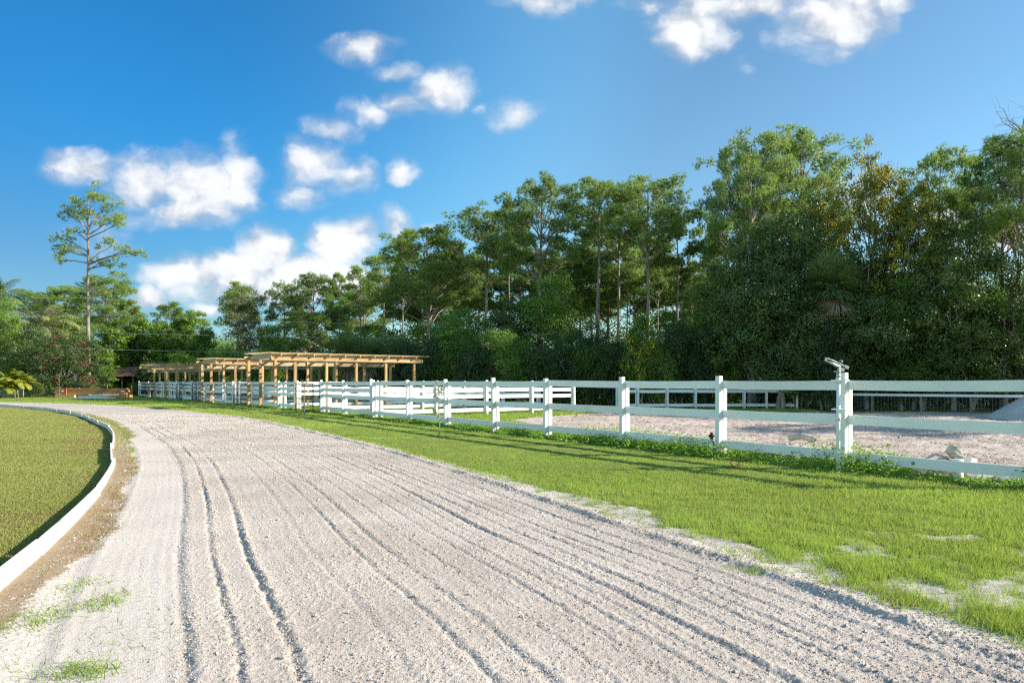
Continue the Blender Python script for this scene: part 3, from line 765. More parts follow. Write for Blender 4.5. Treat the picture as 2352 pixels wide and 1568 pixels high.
# lone timber posts standing along the fence
for px, lb in ((605, 'tall timber post right of its pair at the fence below the nearest shade structure'), (578, 'tall timber post left of its pair at the fence, beside the closed gate'),
               (491, 'timber post at the fence below the second shade structure, right of its pair'), (470, 'timber post at the fence below the second shade structure, left of its pair'),
               (385, 'timber post at the fence under the third shade structure'), (359, 'timber post at the fence under the farthest shade structure')):
    p = np.array([*on_front(px), 0]) + FN * .16
    g = Geo().box([0, 0, 1.31], (.07, .07, 1.41), [U.tolist() + [0], [-.566, .825, 0], [0, 0, 1]])
    g.box([0, 0, 2.724], (.062, .062, .004), [U.tolist() + [0], [-.566, .825, 0], [0, 0, 1]])
    t = g.build('timber_post', M['wood_post']); t.location = p
    tag(t, lb, 'post', 'timber posts at the pen fence')

# ---- lumber beside the pens
def lumber():
    D = 61.0; x0, x1 = at(126, D)[0], at(290, D)[0]
    root = tag(empty('lumber_bundle', (x0, D, 0)), 'long strapped bundle of reddish sawn boards lying beyond the track', 'lumber')
    for r_ in range(5):
        for c in range(3):
            e0, e1 = rs.normal(0, .05, 2)
            g = Geo().bar([x0 + e0, D + .05 + c * .31, .36 + r_ * .115], [x1 + e1 - .1, D + .05 + c * .31, .36 + r_ * .115], .30, .105); put(g, 'board', 'wood_red', root)
    for xx in (x0 + 4.4, x0 + 1.1):
        g = Geo().box([xx, D + .36, .58], (.02, .49, .302)); put(g, 'strap', 'orange_plastic', root)
    for xx, zz in ((x0 + .75, .63), (x1 - .3, .62)):
        g = Geo().box([xx, D - .112, zz], (.13, .006, .06)).box([xx + .02, D - .12, zz + .01], (.10, .004, .04)); put(g, 'tag', 'tag_white', root)
    for a, b, z, dy, lb in ((x0 + .2, x0 + 2.0, .16, -.2, 'short squared pale timber under the left end of the lumber bundle'), (x0 + 2.1, x0 + 5.2, .16, .05, 'reddish board under the middle of the lumber bundle'), (x1 - 2.2, x1 + .2, .16, -.1, 'reddish timber under the right end of the lumber bundle'), (x0 - .5, x0 + .2, .10, .1, 'timber offcut poking out left of the lumber bundle')):
        g = Geo(); n = 3
        for k in range(n): g.bar([a + rs.normal(0, .03), D + dy + k * .3, z], [b + rs.normal(0, .03), D + dy + k * .3, z], .28, .27 if z > .12 else .18)
        o = g.build('timber', M['wood' if 'pale' in lb else 'wood_red']); tag(o, lb, 'timber', 'loose timbers under the lumber bundle')
    o = Geo().bar([x1 - 3.0, D - .55, .30], [x1 - .4, D - .5, .33], .09, .07).bar([x1 - 3.0, D - .55, .245], [x1 - .4, D - .5, .275], .05, .04).build('plank', M['paint_white']); tag(o, 'long white plank leaning along the front of the lumber bundle', 'plank')
    for k, (a, b, yy, z) in enumerate(((168, 252, 58.3, .06), (176, 258, 58.5, .065), (186, 262, 58.7, .06), (180, 246, 58.45, .16))):
        o = Geo().tube([[at(a, yy)[0], yy, z], [at((a + b) / 2, yy)[0], yy, z + .006], [at(b, yy)[0], yy + .2, z]], .055, 10).build('white_pipe', M['pipe_white'], None, True)
        tag(o, 'white plastic pipe lying with others on the grass before the lumber', 'pipe', 'white pipes on the grass')
lumber()

def hut():
    x, y = at(281, 76)[0], 76.0
    root = tag(empty('open_hut', (x, y, 0)), 'low open hut with a worn brown shingle roof, behind the lumber', 'hut')
    g = Geo(); W, Dp = 2.3, 1.9; zb, zt = 2.05, 3.15
    n = 9
    for sgn in (-1, 1):                    # two roof slopes made of overlapping shingle courses
        for k in range(n):
            t0, t1 = k / n, (k + 1.25) / n
            a = np.array([0, sgn * Dp * (1 - t0), zb + (zt - zb) * t0 + .03]); b = np.array([0, sgn * Dp * (1 - min(t1, 1)), zb + (zt - zb) * min(t1, 1)])
            m = 14
            for i in range(m):
                xa = -W + 2 * W * i / m; xb = -W + 2 * W * (i + .97) / m; j = rs.normal(0, .03)
                v = [[x + xa, y + a[1] * -1, a[2] + j], [x + xb, y + a[1] * -1, a[2] + j], [x + xb, y + b[1] * -1, b[2]], [x + xa, y + b[1] * -1, b[2]]]
                g.add(v, [[0, 1, 2, 3] if sgn > 0 else [3, 2, 1, 0]])
                g.add([[p[0], p[1], p[2] - .03] for p in v], [[3, 2, 1, 0]])
    put(g, 'roof', 'roof_brown', root)
    for px_ in (-2.0, -.6, .8, 2.0):
        g = Geo().tube([[x + px_, y - 1.5, 0], [x + px_ + .02, y - 1.5, 1.1], [x + px_, y - 1.5, 2.2]], [.09, .08, .075], 8); put(g, 'post', 'wood_old', root)
    g = Geo().bar([x - 2.1, y - 1.5, 2.16], [x + 2.1, y - 1.5, 2.16], .10, .12); put(g, 'beam', 'wood_old', root)
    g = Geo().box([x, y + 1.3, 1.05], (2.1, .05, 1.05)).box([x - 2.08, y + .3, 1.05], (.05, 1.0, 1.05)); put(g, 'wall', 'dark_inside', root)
hut()

def trailer():
    x, y = at(224, 70)[0], 70.0
    root = tag(empty('flat_trailer', (x, y, 0)), 'small dark flat trailer parked between the flowering bush and the hut', 'trailer')
    g = Geo().bar([x - .95, y, .62], [x + .9, y, .66], 1.2, .06); put(g, 'deck', 'galvanised', root)
    g = Geo()
    for sy in (-.6, .6): g.bar([x - .95, y + sy, .98], [x + .9, y + sy, 1.02], .04, .05).bar([x - .95, y + sy, .55], [x + .9, y + sy, .59], .05, .07)
    for sx in (-.93, .88):
        for sy in (-.6, .6): g.box([x + sx, y + sy, .8], (.022, .018, .2))
    g.bar([x + .9, y, .5], [x + 1.9, y, .42], .06, .06); put(g, 'frame', 'black_metal', root)
    for sy in (-.7, .7):
        a = np.linspace(0, 2 * math.pi, 17)
        g = Geo().tube(np.stack([x + .24 * np.cos(a), a * 0 + y + sy, .30 + .24 * np.sin(a)], 1), .065, 7, False); w = put(g, 'wheel', 'black_metal', root, True)
        g = Geo().tube([[x, y + sy - .04, .30], [x, y + sy + .04, .30]], [.17, .17], 12); g.v = [q - np.array(root.location) for q in g.v]; g.build('rim', M['galvanised'], w)
trailer()
o = Geo().tube([[0, 0, -.1], [.01, 0, .8], [0, 0, 1.62]], [.045, .045, .04], 8).tube([[0, 0, 1.62], [0, 0, 1.65]], [.05, .045], 8).build('metal_post', M['galvanised'], None, True)
o.location = (*at(2, 60), 0); tag(o, 'thin grey post at the left edge beside the yellow-green palm clump', 'post')
for px, D in ((246, 68), (322 - 20, 67)):
    o = Geo().tube([[0, 0, -.1], [.01, 0, .5], [0, 0, 1.1]], [.06, .06, .055], 8).tube([[0, 0, 1.1], [0, 0, 1.13]], [.05, .03], 8).build('wooden_post', M['wood_old'], None, True)
    o.location = (*at(px, D), 0); tag(o, 'weathered wooden post left of the hut' if px == 246 else 'weathered wooden post between the hut and the far fence end', 'post')

# ---- sprinkler on its pipe
def sprinkler():
    p = np.array([*at(1925, 10.62), 0.0])
    root = tag(empty('sprinkler', tuple(p)), 'tall white pipe with a grey impact sprinkler head, strapped to a fence post', 'sprinkler')
    g = Geo().tube([p + [0, 0, -.1], p + [0, 0, .7], p + [.006, 0, 1.46]], .030, 14); put(g, 'pipe', 'pipe_white', root, True)
    g = Geo()
    for z, r_, hh in ((.855, .039, .05), (1.43, .037, .04), (.30, .035, .03)):
        put(Geo().tube([p + [0, 0, z - hh], p + [0, 0, z + hh]], r_, 14), 'coupling', 'pipe_white', root, True)
    g = Geo().tube([p + [-.02, 0, .885], p + [-.075, -.01, .885]], .012, 8).tube([p + [-.075, -.012, .87], p + [-.075, -.012, .90]], .010, 8); put(g, 'spigot', 'pipe_white', root, True)
    a = np.array([*on_front(1938), 1.43]); x = unit(np.array([.8, -.6, 0])); y = np.array([-x[1], x[0], 0])
    g = Geo()
    for z in (1.435, .98): g.box(np.array([p[0] + .055, p[1] + .045, z]), (.115, .09, .008), [x, y, [0, 0, 1]])
    put(g, 'strap', 'pipe_white', root)
    z = 1.47
    g = Geo().tube([p + [.004, 0, z], p + [.004, 0, z + .05], p + [.006, 0, z + .07]], [.033, .033, .026], 14).tube([p + [.006, 0, z + .07], p + [.008, 0, z + .115]], .030, 12).tube([p + [.008, 0, z + .115], p + [.008, 0, z + .15]], [.022, .024], 12)
    g.tube([p + [-.07, -.01, z + .10], p + [-.02, 0, z + .10], p + [.04, 0, z + .10]], [.012, .010, .012], 8); put(g, 'riser', 'grey_metal', root, True)
    c = p + [.01, 0, z + .175]
    d = unit(np.array([-.93, -.12, .42])); s = unit(np.cross(d, [0, 0, 1]))
    up = np.cross(s, d)
    g = Geo().tube([c + d * -.02, c + d * .10, c + d * .235], [.026, .021, .014], 12).tube([c + d * .235, c + d * .252], [.019, .019], 12); put(g, 'nozzle', 'grey_metal', root, True)
    b = c + up * .048
    g = Geo().bar(b - d * .095, b + d * .15, .026, .022, up).bar(b + d * .15, b + d * .235 + up * -.012, .040, .012, up).box(b - d * .115, (.035, .022, .020), [d, s, up])
    g.bar(b + d * .20, b + d * .262 - up * .030, .012, .030, up); put(g, 'swing_arm', 'grey_metal', root)
    g = Geo().tube([c - up * .02, c + up * .095], .011, 8).tube([c + up * .075, c + up * .098, c + up * .108], [.026, .028, .018], 12); put(g, 'pivot', 'galvanised', root, True)
    g = Geo().box(c - d * .055 - up * .02, (.045, .020, .022), [d, s, up]); put(g, 'bracket', 'grey_metal', root)
    g = Geo().tube([p + [.035, 0, z + .06], p + [.045, 0, z + .0], p + [.04, 0, z - .04], p + [.05, 0, z - .08]], .004, 5); put(g, 'chain', 'galvanised', root, True)
sprinkler()

def valve():
    p = np.array([*on_front(1651), 0]) + FN * .10 - FD * .09
    root = tag(empty('water_valve', tuple(p)), 'small black water valve with a blue handle at the foot of a white fence post', 'valve')
    put(Geo().tube([p + [0, 0, -.05], p + [0, 0, .36]], .022, 10), 'pipe', 'pipe_white', root, True)
    put(Geo().tube([p + [0, 0, .33], p + [0, 0, .37], p + [0, 0, .41]], [.03, .036, .03], 10).tube([p + [-.05, 0, .40], p + [.05, 0, .39]], .022, 10).tube([p + [0, 0, .41], p + [0, 0, .46]], [.02, .028], 10), 'body', 'black_metal', root, True)
    put(Geo().tube([p + [-.005, -.02, .34], p + [.03, -.035, .26], p + [.035, -.03, .12], p + [.03, -.02, .0]], .010, 6), 'hose', 'blue_plastic', root, True)
    put(Geo().bar(p + [-.03, -.03, .35], p + [.04, -.035, .31], .012, .02), 'handle', 'blue_plastic', root)
valve()

# ---- broken pipes and concrete behind the fence
def chunk(c, h, seed, mat, name, label, rot=None, group='rubble behind the fence'):
    r_ = np.random.default_rng(seed)
    import bmesh
    bm = bmesh.new(); bmesh.ops.create_cube(bm, size=2.0)
    bmesh.ops.subdivide_edges(bm, edges=bm.edges[:], cuts=3, use_grid_fill=True)
    bmesh.ops.bevel(bm, geom=[e for e in bm.edges if e.calc_face_angle(0) > 1], offset=.12, segments=1, affect='EDGES')
    for v in bm.verts:
        v.co += Vector(r_.normal(0, .035, 3)); v.co.x *= h[0]; v.co.y *= h[1]; v.co.z *= h[2]
    me = bpy.data.meshes.new(name); bm.to_mesh(me); bm.free(); me.materials.append(M[mat])
    o = link(name, me); o.location = c; o.rotation_euler = rot or tuple(r_.random(3) * 1.2 - .6)
    return tag(o, label, 'rubble', group)
def bent(pts, rad, label, name='broken_pipe', mat='concrete', hollow=True, group='broken pipes behind the fence'):
    pts = np.array(pts, float); c = pts[0].copy()
    P = np.stack([np.interp(np.linspace(0, len(pts) - 1, 9), np.arange(len(pts)), pts[:, i]) for i in range(3)], 1) - c
    g = Geo().tube(P, rad, 10, not hollow)
    if hollow:
        g.tube(P[::-1], rad * .72, 10, False)
        for e, s in ((0, -1), (-1, 1)):
            d = unit(P[1] - P[0]) if e == 0 else unit(P[-1] - P[-2])
            a = np.linspace(0, 2 * math.pi, 13); rf = np.array([0, 0, 1.0]) if abs(d[2]) < .9 else np.array([1., 0, 0])
            x = unit(np.cross(d, rf)); y = np.cross(d, x)
            g.tube([P[e] + (np.cos(t) * x + np.sin(t) * y) * rad * .86 for t in a], rad * .15, 5, False)
    o = g.build(name, M[mat], None, True); o.location = c
    return tag(o, label, 'pipe', group)
def behind(px, off=.45):
    return np.array([*on_front(px), 0]) - FN * off
B = lambda px, off, z: list(behind(px, off) + [0, 0, z])
bent([B(1683, .35, .16), B(1700, .35, .17), B(1722, .40, .15)], .055, 'grey pipe end left of the heap behind the valve post')
bent([B(1716, .40, .08), B(1735, .42, .16), B(1748, .40, .24)], .06, 'upright leaning pipe piece in the heap near the valve post')
bent([B(1740, .55, .10), B(1752, .5, .22), B(1766, .5, .26), B(1778, .5, .16)], .065, 'arched pipe piece in the heap near the valve post')
bent([B(1768, .42, .02), B(1776, .42, .16), B(1784, .45, .22)], .06, 'steep pipe piece in the middle of the heap near the valve post')
bent([B(1783, .5, .10), B(1798, .48, .17), B(1815, .46, .18), B(1832, .44, .10)], .055, 'long bent pipe on the right of the heap near the valve post')
bent([B(1798, .3, .02), B(1808, .28, .09), B(1818, .3, .02)], .05, 'small curved pipe lying low at the front of the heap')
bent([B(1836, .4, .02), B(1846, .4, .12), B(1856, .4, .14)], .055, 'pipe stub at the right end of the heap near the valve post')
bent([B(1738, 1.0, .36), B(1765, 1.0, .42), B(1795, 1.0, .36)], .058, 'fat pipe lying across the top of the heap behind the lowest rail')
chunk(B(1760, .75, .10), (.28, .20, .13), 3, 'concrete', 'concrete_lump', 'grey concrete lump under the pipes near the valve post')
chunk(B(1800, .75, .10), (.25, .2, .12), 4, 'concrete', 'concrete_lump', 'grey concrete lump at the right of the pipe heap')
chunk(B(2148, .62, .36), (.105, .075, .07), 11, 'concrete', 'concrete_block', 'tilted pale concrete block on top of the heap left of the short stake', (.2, .62, .3))
chunk(B(2160, .6, .30), (.12, .07, .04), 12, 'concrete', 'concrete_slab', 'broken slab below the tilted concrete block', (.1, .5, -.3))
chunk(B(2184, .6, .27), (.08, .06, .04), 13, 'shell_white', 'concrete_slab', 'small white slab right of the tilted concrete block', (.1, .2, .5))
chunk(B(2120, .5, .09), (.32, .16, .10), 14, 'concrete', 'concrete_lump', 'flat concrete lump under the lowest rail left of the short stake', (0, .06, -.7))
chunk(B(2165, .6, .10), (.25, .18, .12), 15, 'concrete', 'concrete_lump', 'rough concrete lump behind the short stake', (.1, .1, -.5))
chunk(B(2206, .5, .10), (.10, .09, .10), 16, 'shell_white', 'concrete_block', 'pale block right of the short stake')
chunk(B(2236, .5, .07), (.18, .10, .07), 17, 'shell_white', 'concrete_block', 'pale low block among the weeds right of the short stake')
chunk(B(2275, .45, .06), (.10, .08, .05), 18, 'shell_white', 'concrete_block', 'small white lump among the weeds near the right edge')
bent([B(2080, .6, .22), B(2098, .6, .31), B(2115, .6, .31), B(2135, .6, .26)], .018, 'thin bent grey hose over the heap left of the tilted block', 'hose', 'galvanised', False, 'hoses on the heap')
bent([B(2104, .55, .22), B(2118, .55, .27), B(2134, .55, .24)], .016, 'second thin hose curling below the first', 'hose', 'galvanised', False, 'hoses on the heap')
bent([B(2290, .5, .03), B(2300, .45, .12), B(2306, .5, .20)], .05, 'white pipe stub standing in the weeds near the right edge', 'broken_pipe', 'shell_white')
bent([B(2140, .4, .04), B(2168, .4, .08), B(2186, .42, .05)], .06, 'grey pipe lying on the ground left of the short stake')
bent([B(2215, .7, .08), B(2240, .7, .14), B(2262, .7, .08)], .05, 'grey pipe half hidden by weeds right of the short stake')
# scrap of orange tape
g = Geo(); P = np.array([*at(1690, 11.15), .03])
for k in range(7):
    q = P + [rs.normal(0, .06), rs.normal(0, .05), .02 * rs.random()]; d = rs.normal(0, 1, 3); d[2] *= .3
    g.tube([q, q + unit(d) * .05 + [0, 0, .02], q + unit(d) * .10], [.006, .012, .004], 4)
tag(g.build('plastic_tape', M['orange_plastic'], None, True), 'crumpled scrap of orange tape in the grass before the pipe heap', 'litter')

# ---- heap of sand at the right edge
def sand_pile():
    n, m = 90, 48; c = np.array([21.4, 25.6]); v = []; R0 = 3.1; Hh = 2.15
    for i in range(m + 1):
        rr = R0 * i / m
        for j in range(n):
            a = 2 * math.pi * j / n
            x, y = c[0] + rr * math.cos(a), c[1] + rr * math.sin(a)
            z = Hh * max(0, 1 - (rr / R0)) ** 1.05 * (1 - .12 * math.exp(-(rr / .5) ** 2)) + .10 * (fbm(x * 1.1, y * 1.1, 33, 4) - .5) * (1 if i < m else 0) + .05 * (fbm(x * 5, y * 5, 34, 3) - .5)
            v.append([x, y, z - (.08 if i == m else 0)])
    q = [[i * n + j, i * n + (j + 1) % n, (i + 1) * n + (j + 1) % n, (i + 1) * n + j] for i in range(m) for j in range(n)]
    g = Geo().add(np.array(v) - [c[0], c[1], 0], [[a, d, c_, b] for a, b, c_, d in q])
    o = g.build('sand_pile', M['pile_sand'], None, True); o.location = (c[0], c[1], 0)
    tag(o, 'heap of pale grey sand on the arena, cut off by the right edge', 'sand pile')
sand_pile()

# ---- overhead wires at the left
def wire(a, b, sag, label):
    a = np.array(a, float); b = np.array(b, float); t = np.linspace(0, 1, 24)[:, None]
    p = a + (b - a) * t; p[:, 2] -= (sag * 4 * t * (1 - t))[:, 0]
    o = Geo().tube(p - a, .014, 4, False).build('overhead_wire', M['wire'], None, True); o.location = a
    tag(o, label, 'wire', 'overhead wires')
wire(at(-120, 60, 752), at(1010, 49, 778), .15, 'thin wire passing level with the middle of the lone pine trunk')
wire(at(-120, 60, 706), at(1010, 49, 748), .15, 'uppermost thin wire crossing the lone pine trunk high above the shrubs')
wire(at(150, 62, 800), at(1010, 49, 812), .1, 'lowest thin wire running just above the timber shade structures')
# ================================================================== vegetation
def limb(g, a, b, r0, r1, r_, bend=.15, n=5, sides=5, tint=.5):
    a = np.asarray(a, float); b = np.asarray(b, float); L = np.linalg.norm(b - a)
    t = np.linspace(0, 1, n)[:, None]
    off = r_.normal(0, 1, 3) * bend * L
    p = a + (b - a) * t + off * (t * (1 - t)) + r_.normal(0, .012 * L, (n, 3)) * (t * (1 - t) * 4)
    g.tube(p, np.linspace(r0, r1, n), sides, False, tint); return p

def pine(seed, H=16, cb=.5, Rc=3.0, nb=24, tufts=30, r0=.19, sparse=False, sub=(5, 8), pads=None, needle=.34, flat=.26, lean=.02):
    r = np.random.default_rng(seed)
    T = Geo(); C = Geo()
    n = 11
    t = np.linspace(0, 1, n)
    wx = np.cumsum(r.normal(0, lean, n)) * H * .12; wy = np.cumsum(r.normal(0, lean, n)) * H * .12
    wx -= wx[0]; wy -= wy[0]
    P = np.stack([wx, wy, t * H * .965 - .15], 1)
    rad = r0 * (1 - .80 * t ** 1.15); rad[0] *= 1.25
    T.tube(P, rad, 9, True)
    trunk = lambda h: np.array([np.interp(h, P[:, 2], P[:, 0]), np.interp(h, P[:, 2], P[:, 1]), h])
    cl_c, cl_d, cl_s = [], [], []
    def clump(c, d, s): cl_c.append(c); cl_d.append(d); cl_s.append(s)
    if pads is None:
        az = r.random() * 6.28
        zb = H * cb; ht = H - zb; zc = zb + ht * .42
        lob = r.random(8)
        for i in range(nb):
            az += 2.399 + r.normal(0, .25)
            u = -.42 + 1.40 * (i + .5) / nb                             # from under the dome to its top
            el0 = math.asin(max(-1, min(1, u)))
            k = .70 + .30 * r.random() ** .5
            k *= .86 + .26 * math.sin(az * 2 + lob[0] * 6) * lob[1] + .16 * math.sin(az * 3 + el0 * 3 + lob[2] * 6)
            wz = (ht * .585 if u > 0 else ht * .42)
            b = trunk(min(H * .94, zc + wz * u * .98)).copy()
            b[:2] += np.array([math.cos(az), math.sin(az)]) * Rc * math.cos(el0) ** .75 * k
            b[2] = min(H - .25, zc + wz * u * (.88 + .18 * r.random()) + r.normal(0, .15))
            hd = math.hypot(b[0] - trunk(b[2])[0], b[1] - trunk(b[2])[1])
            a = trunk(max(zb * .86, min(H * .92, b[2] - .72 * hd - .5 * ht * max(0, u) * .35)))
            br = max(.020, np.interp(a[2], P[:, 2], rad) * .52)
            bp = limb(T, a, b, br, br * .35, r, .16, 7, 5)
            L = np.linalg.norm(b - a)
            for k in range(r.integers(*sub)):
                q = bp[r.integers(3, 7)]
                e = b + r.normal(0, 1, 3) * np.array([.56, .56, .13]) * (Rc / 3.2) + (q - b) * .25 * r.random()
                limb(T, q, e, br * .34, .012, r, .15, 4, 4)
                clump(e, unit(unit(e - q) * .6 + [0, 0, .6]), .85 + .45 * r.random())
    else:
        for (h, px_, py_, pz, s, m) in pads:                           # named boughs of the lone pine: base height, tip, spread, number of clumps
            a = trunk(h); b = np.array([px_, py_, pz])
            bp = limb(T, a, b, .07, .025, r, .10, 7, 5)
            for k in range(max(2, int(m * .62))):
                q = bp[r.integers(3, 7)]
                e = b * .8 + q * .2 + r.normal(0, 1, 3) * np.array([s, s, s * .70]) * .85
                limb(T, q, e, .022, .009, r, .2, 4, 4)
                clump(e, unit(e - q + [0, 0, .4]), .8 + .4 * r.random())
    c = np.array(cl_c); d = np.array(cl_d); s = np.array(cl_s); nc = len(c)
    i = np.repeat(np.arange(nc), tufts); m = len(i)
    o = unit(r.normal(0, 1, (m, 3))) * (r.random(m)[:, None] ** .45) * np.array([.50, .50, flat * 1.15]) * s[i][:, None]
    tc = c[i] + o
    td = unit(d[i] * .25 + unit(o) * .9 + [0, 0, .30] + r.normal(0, .2, (m, 3)))
    k = 12
    base = np.repeat(tc, k, 0); dd = np.repeat(td, k, 0)
    dd = unit(dd * .85 + unit(r.normal(0, 1, (m * k, 3))) * .75)
    tint = np.clip(np.repeat(.62 * r.random(nc)[i] + .23 * r.random(m), k) + .15 * r.random(m * k), 0, 1)
    C.blades(base, dd, needle * .75 * (.7 + .6 * r.random(m * k)), .030, tint)
    return T, C

def broadleaf(seed, H=9, Rc=3.2, base=.22, lobes=11, nclump=260, nleaf=62, leaf=.17, r0=.16, stems=1, blossom=0, spread=.42, gap=.0, top=.62, tall=1.0):
    r = np.random.default_rng(seed)
    T = Geo(); C = Geo(); F = Geo()
    lob = []
    for i in range(lobes):
        f = (i + .5) / lobes
        z = H * (base + .10 + (.90 - base - .10) * f + r.normal(0, .03))
        prof = math.sin(math.pi * (.18 + top * f)) ** .75
        a = i * 2.4 + r.normal(0, .4); rr = Rc * .62 * prof * (.45 + .6 * r.random()) if i < lobes - 1 else .2
        s = Rc * (.32 + .22 * r.random()) * (.6 + .5 * prof)
        lob.append((np.array([math.cos(a) * rr, math.sin(a) * rr, min(z, H - s * .8)]), s))
    for st in range(stems):
        p0 = np.array([*(r.normal(0, .25, 2) * (stems > 1)), -.15]); p1 = np.array([*(r.normal(0, .25, 2) + p0[:2] * 2), H * .55])
        tp = limb(T, p0, p1, r0, r0 * .45, r, .08, 8, 7)
        for j, (c, s) in enumerate(lob):
            if j % stems != st: continue
            q = tp[int(np.clip((c[2] / H / .55) * 5, 1, 7))]
            if q[2] > c[2]: q = tp[2]
            lp = limb(T, q, c, r0 * .35, .03, r, .15, 5, 5)
            for k in range(5):
                e = c + unit(r.normal(0, 1, 3)) * s * .85; limb(T, lp[r.integers(2, 5)], e, .028, .008, r, .2, 4, 4)
    nclump = int(nclump * .50); nleaf = int(nleaf * 2.1)
    w = np.array([s for _, s in lob]) ** 2; li = r.choice(len(lob), nclump, p=w / w.sum())
    dirs = unit(r.normal(0, 1, (nclump, 3)) + [0, 0, .15])
    rad = np.array([lob[j][1] for j in li]) * (1 - .5 * r.random(nclump) ** 2.2)
    cc = np.array([lob[j][0] for j in li]) + dirs * rad[:, None] * [1, 1, .85 * tall]
    cc[:, 2] = np.maximum(cc[:, 2], .25)
    nl = (nleaf * (.55 + .9 * r.random(nclump))).astype(int)
    i = np.repeat(np.arange(nclump), nl); m = len(i)
    sp = 1.75 * spread * (.65 + .7 * r.random(nclump))
    o = unit(r.normal(0, 1, (m, 3))) * (r.random(m)[:, None] ** .42)
    o *= 1 + .35 * np.sin(5 * o[:, :1] + 6 * r.random(nclump)[i][:, None]) * np.cos(4 * o[:, 2:] + 6 * r.random(nclump)[i][:, None])
    c = cc[i] + o * sp[i][:, None] * [1, 1, .68]
    c[:, 2] = np.maximum(c[:, 2], .06)
    a = r.normal(0, 1, (m, 3)) + dirs[i] * .4; a[:, 2] -= .45
    a -= unit(o) * (a * unit(o)).sum(1, keepdims=True) * .7
    nn = r.normal(0, .38, (m, 3)) + unit(o) * .8 + dirs[i] * .25 + [0, 0, .45]
    tint = np.clip(.62 * r.random(nclump)[i] + .38 * r.random(m), 0, 1)
    L = leaf * (.65 + .7 * r.random(m))
    fl = np.zeros(m, bool)
    if blossom:
        hot = (r.random(nclump) < blossom)
        fl = hot[i] & (r.random(m) < (.45 if blossom > .15 else .5))
    C.leaves(c[~fl], a[~fl], nn[~fl], L[~fl], L[~fl] * .48, tint[~fl])
    if fl.any(): F.leaves(c[fl], a[fl], nn[fl], L[fl] * .8, L[fl] * .55, tint[fl])
    return T, C, (F if fl.any() else None)

def fan_palm(seed, H=6, n=38, Lr=1.5, dead=8, r0=.17):
    r = np.random.default_rng(seed); T = Geo(); C = Geo(); Dd = Geo()
    T.tube([[0, 0, -.1], [.05, 0, H * .3], [.12, .03, H * .65], [.10, .05, H]], [r0 * 1.2, r0, r0, r0 * 1.1], 9)
    top = np.array([.10, .05, H])
    for k in range(34):                                    # old leaf bases on the upper trunk
        a = r.random() * 6.28; z = H - r.random() * min(1.6, H * .6); p = np.array([.1, .05, z]); d = np.array([math.cos(a), math.sin(a), .9])
        T.tube([p, p + unit(d) * .38], [.05, .02], 4, False)
    for i in range(n + dead):
        isd = i >= n; a = i * 2.4 + r.normal(0, .2)
        el = R(75 - 105 * ((i + .5) / n) + r.normal(0, 6)) if not isd else R(-62 + r.normal(0, 10))
        d = np.array([math.cos(a) * math.cos(el), math.sin(a) * math.cos(el), math.sin(el)])
        pl = (.75 + .35 * r.random()) * Lr * .62
        hub = top + d * pl - [0, 0, .10 * pl]
        (T if isd else T).tube([top, top + d * pl * .5, hub], [.03, .022, .016], 4, False)
        s = unit(np.cross(d, [0, 0, 1.0])); up = np.cross(s, d)
        m = 30; ang = np.linspace(-2.2, 2.2, m) + r.normal(0, .03, m)
        ld = np.cos(ang)[:, None] * d + np.sin(ang)[:, None] * s + (up * (.25 - .25 * np.abs(ang)[:, None] / 2.2)) + r.normal(0, .05, (m, 3))
        ld[:, 2] -= .20
        Ll = Lr * .72 * (.75 + .3 * np.cos(ang * .6)) * (.9 + .2 * r.random(m))
        G = Dd if isd else C
        ld = unit(ld); mid = hub + ld * Ll[:, None] * .6; tip = mid + (ld + np.array([0, 0, -.45])) * Ll[:, None] * .42
        sd = unit(np.cross(ld, up)) * .042
        v = np.stack([hub + sd * .4, hub - sd * .4, mid - sd, mid + sd, tip], 1).reshape(-1, 3)
        o = np.arange(m)[:, None] * 5
        G.add(v, np.hstack([o, o + 1, o + 2, o + 3]), np.hstack([o + 3, o + 2, o + 4]), np.repeat(np.clip(.5 * r.random() + .5 * r.random(m), 0, 1), 5))
    return T, C, (Dd if dead else None)

